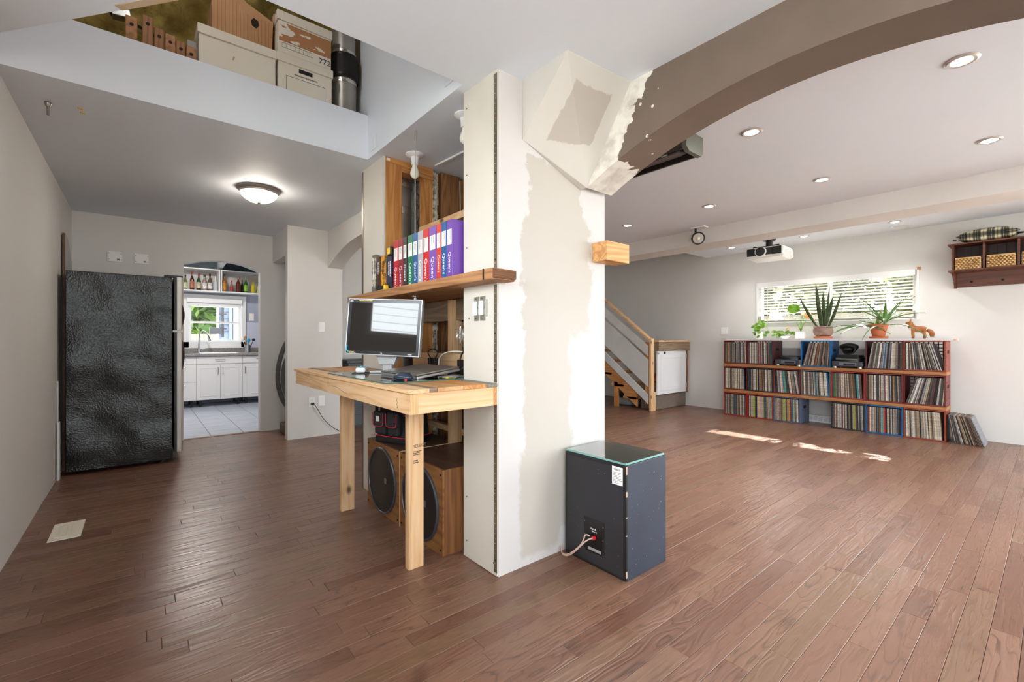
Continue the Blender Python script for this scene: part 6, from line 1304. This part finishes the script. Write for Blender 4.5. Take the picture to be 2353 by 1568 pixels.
btl = [(.60, .26, .030, 'olive glass', (96, 108, 50), (34, 30, 20), (206, 214, 170)), (.695, .32, .033, 'dark rum', (66, 26, 18), (150, 30, 34), (190, 120, 96)), (.79, .295, .034, 'dark green', (28, 66, 36), (170, 34, 34), (206, 190, 160)),
       (.875, .29, .036, 'clear dark-capped', (150, 128, 120), (24, 22, 22), (232, 226, 222)), (.955, .305, .036, 'whisky', (92, 74, 56), (24, 22, 22), (232, 232, 226)), (1.035, .27, .036, 'empty clear', (186, 190, 194), (190, 190, 190), None),
       (1.17, .33, .036, 'tall amber', (160, 96, 40), (30, 26, 24), (226, 150, 40)), (1.285, .215, .028, 'small sauce', (150, 110, 100), (200, 30, 36), (190, 60, 50)), (1.39, .30, .037, 'brown cork-topped', (92, 36, 18), (150, 130, 90), None), (1.465, .25, .026, 'slim dark', (50, 34, 20), (150, 60, 40), None),
       (1.51, .30, .034, 'bright green', (44, 96, 36), (190, 186, 170), (140, 196, 60)), (1.63, .26, .035, 'yellow oil', (198, 182, 40), (206, 150, 70), None), (1.728, .17, .036, 'squat glass jar', (196, 196, 150), (150, 130, 90), (216, 222, 120))]
for (x, h_, r_, nm, c, cap, lab_) in btl:
    t = thing('bottle', '%s %s on the white kitchen wall shelf' % (nm, '' if 'jar' in nm else 'bottle'), 'bottle', (x, 9.60, 2.0052), group='bottles on the kitchen shelf')
    t['label'] = ' '.join(t['label'].split())
    if 'jar' in nm: pr = [(0, 0), (r_, 0), (r_, h_ * .78), (r_ * .9, h_ * .85)]
    else: pr = [(0, 0), (r_, 0), (r_ * 1.02, h_ * .5), (r_ * .95, h_ * .58), (r_ * .5, h_ * .70), (r_ * .36, h_ * .78), (r_ * .36, h_ * .9)]
    yb_ = 9.69 if nm == 'slim dark' else 9.60
    MB().lathe(pr, (x, yb_, 2.0052), 18).o('glass', gl_(nm.replace(' ', '_'), c), t, smooth=50)
    cr = r_ * .92 if 'jar' in nm else r_ * .42; MB().lathe([(cr, h_ * .84), (cr, h_), (0, h_)], (x, yb_, 2.0052), 14).o('cap', M('cap_%d_%d_%d' % cap, cap, .4), t, smooth=40)
    if lab_: MB().cyl((x, 9.60, 2.0052 + h_ * .12), (x, 9.60, 2.0052 + h_ * .48), r_ * 1.035, n=18, caps=False).o('paper_label', M('label_%d_%d_%d' % lab_, lab_, .6, var=.05, vscale=50, c2=tuple(int(v * .8) for v in lab_)), t, smooth=50)
# ================================================================== STORAGE IN THE CEILING HOLE
ZL = 2.7575
ins = MB(); ri = random.Random(8); nx, nz = 46, 30; idx = {}
for i in range(nx + 1):
    for j in range(nz + 1):
        x = -.515 + 1.765 * i / nx; f = j / nz; yb = 3.90 - .25 * max(0, f - .35) ** 1.2; z = ZL + f * .97
        w = .05 * math.sin(x * 9 + z * 5) + .04 * math.sin(x * 23 - z * 17 + 1) + .03 * math.sin(z * 31 + x * 13) + ri.uniform(-.018, .018)
        idx[(i, j)] = len(ins.v); ins.v.append(Vector((x, yb - .05 + w, z)))
for i in range(nx):
    for j in range(nz): ins.f.append((idx[(i, j)], idx[(i + 1, j)], idx[(i + 1, j + 1)], idx[(i, j + 1)])); ins.mi.append(0)
o = ins.o('insulation_batt', M('golden_insulation', (178, 156, 84), .95, var=.2, vscale=9, c2=(128, 106, 50), bmp=1.0, bscale=50), smooth=80); o['kind'] = 'stuff'; tag(o, 'golden mineral wool insulation behind the boxes in the ceiling hole', 'insulation')
kraft = M('kraft_card', (190, 148, 108), .8, var=.2, vscale=6, c2=(176, 132, 92)); wcard = M('white_card', (222, 214, 196), .6, var=.2, vscale=3, c2=(228, 222, 208))
def torn_mat():
    m, nt, bs = newmat('torn_white_card'); v = coords(nt, (4, 1, 9)); n = N(nt, 'ShaderNodeTexNoise'); n.inputs['Scale'].default_value = 2.4; n.inputs['Detail'].default_value = 7; nt.links.new(v, n.inputs['Vector'])
    r_ = N(nt, 'ShaderNodeValToRGB'); r_.color_ramp.interpolation = 'CONSTANT'; r_.color_ramp.elements[0].color = RGB(172, 122, 80); r_.color_ramp.elements[1].color = RGB(226, 218, 204); r_.color_ramp.elements[1].position = .57
    nt.links.new(n.outputs['Fac'], r_.inputs[0]); nt.links.new(r_.outputs[0], bs.inputs['Base Color']); bs.inputs['Roughness'].default_value = .8; return m
def carton(name, lab, x0, x1, y0, y1, z0, z1, mat, lid=.05, lidm=None):
    t = thing(name, lab, 'box', ((x0 + x1) / 2, (y0 + y1) / 2, z0)); b = MB().box(x0, x1, y0, y1, z0, z1).o('body', mat, t, bevel=.003)
    if lid: MB().box(x0 - .008, x1 + .008, y0 - .008, y1 + .008, z1 - lid, z1 + .006).o('lid', lidm or mat, t, bevel=.004)
    return t
cA = carton('storage_box', 'wide plain white lidded storage box at the edge of the ceiling hole', .265, .672, 3.21, 3.62, ZL, 2.995, wcard)
MB().obox((.44, 3.2085, 2.86), (.008, .002, .022), (0, .3, 0)).o('torn_spot', kraft, cA)
cB = carton('archive_box', 'white archive box with an oval hand hole on the ledge beside the flue', .688, 1.025, 3.21, 3.60, ZL, 3.0, wcard)
MB().box(.812, .898, 3.2075, 3.2115, 2.912, 2.938).o('hand_hole', blk, cB, bevel=.008)
text('lettering', 'FRESH HOME ELEMENTS', .0135, ink, cB, (.857, 3.209, 2.890), axes((1, 0, 0), (0, 0, 1)), align='CENTER')
for (a, b, c, d) in ((.735, .98, 2.868, 2.8695), (.735, .7365, 2.76, 2.868), (.9785, .98, 2.76, 2.868)): MB().box(a, b, 3.2085, 3.21, c, d).o('printed_rule', ink, cB)
cC = carton('archive_box', 'torn white and brown archive box numbered 772 on top of another box', .688, 1.02, 3.21, 3.60, 3.0085, 3.27, wcard, .055)
MB().box(.692, 1.016, 3.2075, 3.2098, 3.085, 3.205).o('torn_face', torn_mat(), cC)
text('lettering', '772', .052, ink, cC, (.978, 3.2085, 3.045), axes((1, 0, 0), (0, 0, 1)), align='CENTER')
for k in range(8): MB().box(.71 + k * .026, .7112 + k * .026, 3.2085, 3.2098, 3.045, 3.075).o('printed_rule', ink, cC)
MB().box(.71, .90, 3.2085, 3.2098, 3.074, 3.0752).box(.71, .90, 3.2085, 3.2098, 3.045, 3.0462).o('printed_rule', ink, cC)
cD = thing('cardboard_box', 'brown corrugated cardboard box with a torn hand hole on top of the white box', 'box', (.50, 3.45, 3.002))
MB().prism([(.335, 3.0025), (.665, 3.0025), (.672, 3.22), (.60, 3.25), (.52, 3.28), (.42, 3.36), (.335, 3.40)], 'Y', 3.28, 3.286).o('front_panel', kraft, cD); MB().box(.335, .665, 3.286, 3.60, 3.0025, 3.22).o('body', kraft, cD)
MB().prism([(.55, 3.15), (.575, 3.14), (.59, 3.165), (.585, 3.19), (.56, 3.20), (.545, 3.18)], 'Y', 3.277, 3.281).o('hand_hole', dark, cD)
for k in range(16): MB().box(.345 + k * .02, .347 + k * .02, 3.2785, 3.2802, 3.005, 3.21 if k > 6 else 3.26).o('flute', M('kraft_dark', (160, 112, 74), .8), cD)
MB().obox((.668, 3.30, 3.2), (.006, .05, .16), (0, .12, 0)).o('torn_flap', kraft, cD)
cD2 = carton('file_folder_stack', 'stack of grey folders behind the white storage box', .215, .262, 3.30, 3.55, ZL, 2.93, M('folder_grey', (170, 166, 160), .7), 0)
fl = thing('attic_flue', 'galvanised flue pipe with a black coupling beside the boxes in the ceiling hole', 'duct', (1.155, 3.32, ZL))
MB().cyl((1.15, 3.32, ZL), (1.15, 3.32, 3.02), .082, n=28).o('pipe', dm, fl, smooth=40); MB().cyl((1.15, 3.32, 3.02), (1.15, 3.32, 3.19), .096, n=28).o('coupling', M('coupling_black', (20, 19, 18), .7), fl, smooth=40); MB().cyl((1.148, 3.32, 3.19), (1.143, 3.32, 3.72), .078, n=28).o('pipe', dm, fl, smooth=40)
MB().cyl((1.15, 3.32, 2.985), (1.15, 3.32, 3.025), .085, n=28, caps=False).o('foil_tape', foil, fl, smooth=40); MB().cyl((1.148, 3.32, 3.185), (1.148, 3.32, 3.22), .081, n=28, caps=False).o('foil_tape', foil, fl, smooth=40)
for z in (3.03, 3.17): MB().cyl((1.15, 3.32, z), (1.15, 3.32, z + .012), .0985, n=28, caps=False).o('clamp_band', M('band_dark', (44, 40, 36), .4, .7), fl, smooth=40)
for k, (x0, x1, z1, mt, lab) in enumerate(((-.062, -.012, 2.90, plank, 'with a dark bolt hole'), (.008, .056, 2.935, old(2), 'tallest and darkest'), (.060, .104, 2.885, old(2), 'beside the tallest one'), (.108, .156, 2.875, plank, 'in the middle of the row'), (.158, .202, 2.855, old(2), 'next to the end one'), (.205, .252, 2.845, plank, 'at the box end of the row'))):
    t = thing('timber_offcut', 'timber offcut in the row on the ledge, ' + lab, 'timber offcut', ((x0 + x1) / 2, 3.24, ZL), group='timber offcuts on the ledge')
    MB().box(x0, x1, 3.205 + .004 * (k % 2), 3.27, ZL, z1).o('block', mt, t, bevel=.004); MB().lathe([(.009, 0), (.009, -.0015), (0, -.0015)], ((x0 + x1) / 2, 3.205 + .004 * (k % 2), z1 - .045), 10, axis='Y').o('nail_hole', dark, t)
jb = thing('junction_box', 'galvanised junction box with a black cable in the ceiling hole', 'junction box', (-.07, 3.45, 2.98)); MB().obox((-.085, 3.45, 3.02), (.085, .06, .045), (0, R(-8), 0)).o('box', M('jbox_zinc', (170, 174, 170), .35, .8), jb, bevel=.003); MB().tube([(-.04, 3.45, 3.0), (-.01, 3.42, 2.97), (.03, 3.38, 2.94), (.09, 3.38, 2.92)], .009, 6, smooth_pts=2).o('cable', blk, jb); MB().cyl((-.135, 3.45, 3.01), (-.125, 3.45, 3.015), .016, n=10).o('knockout', scr, jb)
tag(MB().tube([(.17, 3.33, ZL + .004), (.2, 3.31, ZL + .10), (.23, 3.33, ZL + .16), (.255, 3.35, ZL + .09), (.24, 3.36, ZL + .02)], .006, 6, smooth_pts=2).o('cable', blk, smooth=60), 'black cable loop beside the white storage box on the ledge', 'cable')
for k, (y, z) in enumerate(((3.06, 2.52), (2.05, 2.54))):
    t = thing('painted_cover', 'painted-over cover plate on the side of the ceiling hole, ' + ('at the panel end' if k == 0 else 'at the pillar end'), 'cover plate', (1.264, y, z)); MB().box(1.260, 1.2645, y - .05, y + .05, z - .045, z + .05).o('plate', P_ceil, t, bevel=.002); MB().box(1.258, 1.2605, y - .03, y + .03, z - .025, z + .03).o('raised_field', P_ceil, t)
ab = thing('attic_fill_bulb', 'bare bulb in a porcelain holder, added to light the ceiling hole', 'lamp', (.1, 2.45, 3.74)); MB().lathe([(.055, 0), (.05, -.015), (.025, -.02), (.022, -.07)], (.1, 2.45, 3.749), 20).o('base', porc, ab, smooth=35); MB().lathe([(.016, -.065), (.03, -.11), (.03, -.13), (.014, -.16), (0, -.165)], (.1, 2.45, 3.749), 18).o('bulb', M('lit_bulb', (255, 251, 246), .3, emit=150), ab, smooth=60)  # unseen bulb, added to brighten the boxes on the ledge
kb = thing('kitchen_fill_light', 'round frosted ceiling light added out of view to brighten the kitchen', 'ceiling light', (.6, 7.9, 2.749)); MB().lathe([(.2, 0), (.2, -.02), (.18, -.025)], (.6, 7.9, 2.749), 32).o('rim', chrome, kb, smooth=35); MB().lathe([(.18, -.022), (.16, -.06), (.09, -.085), (0, -.092)], (.6, 7.9, 2.749), 32).o('glass', M('lit_kitchen_glass', (255, 250, 244), .4, emit=75), kb, smooth=60)  # fill lamp added above the view through the kitchen arch
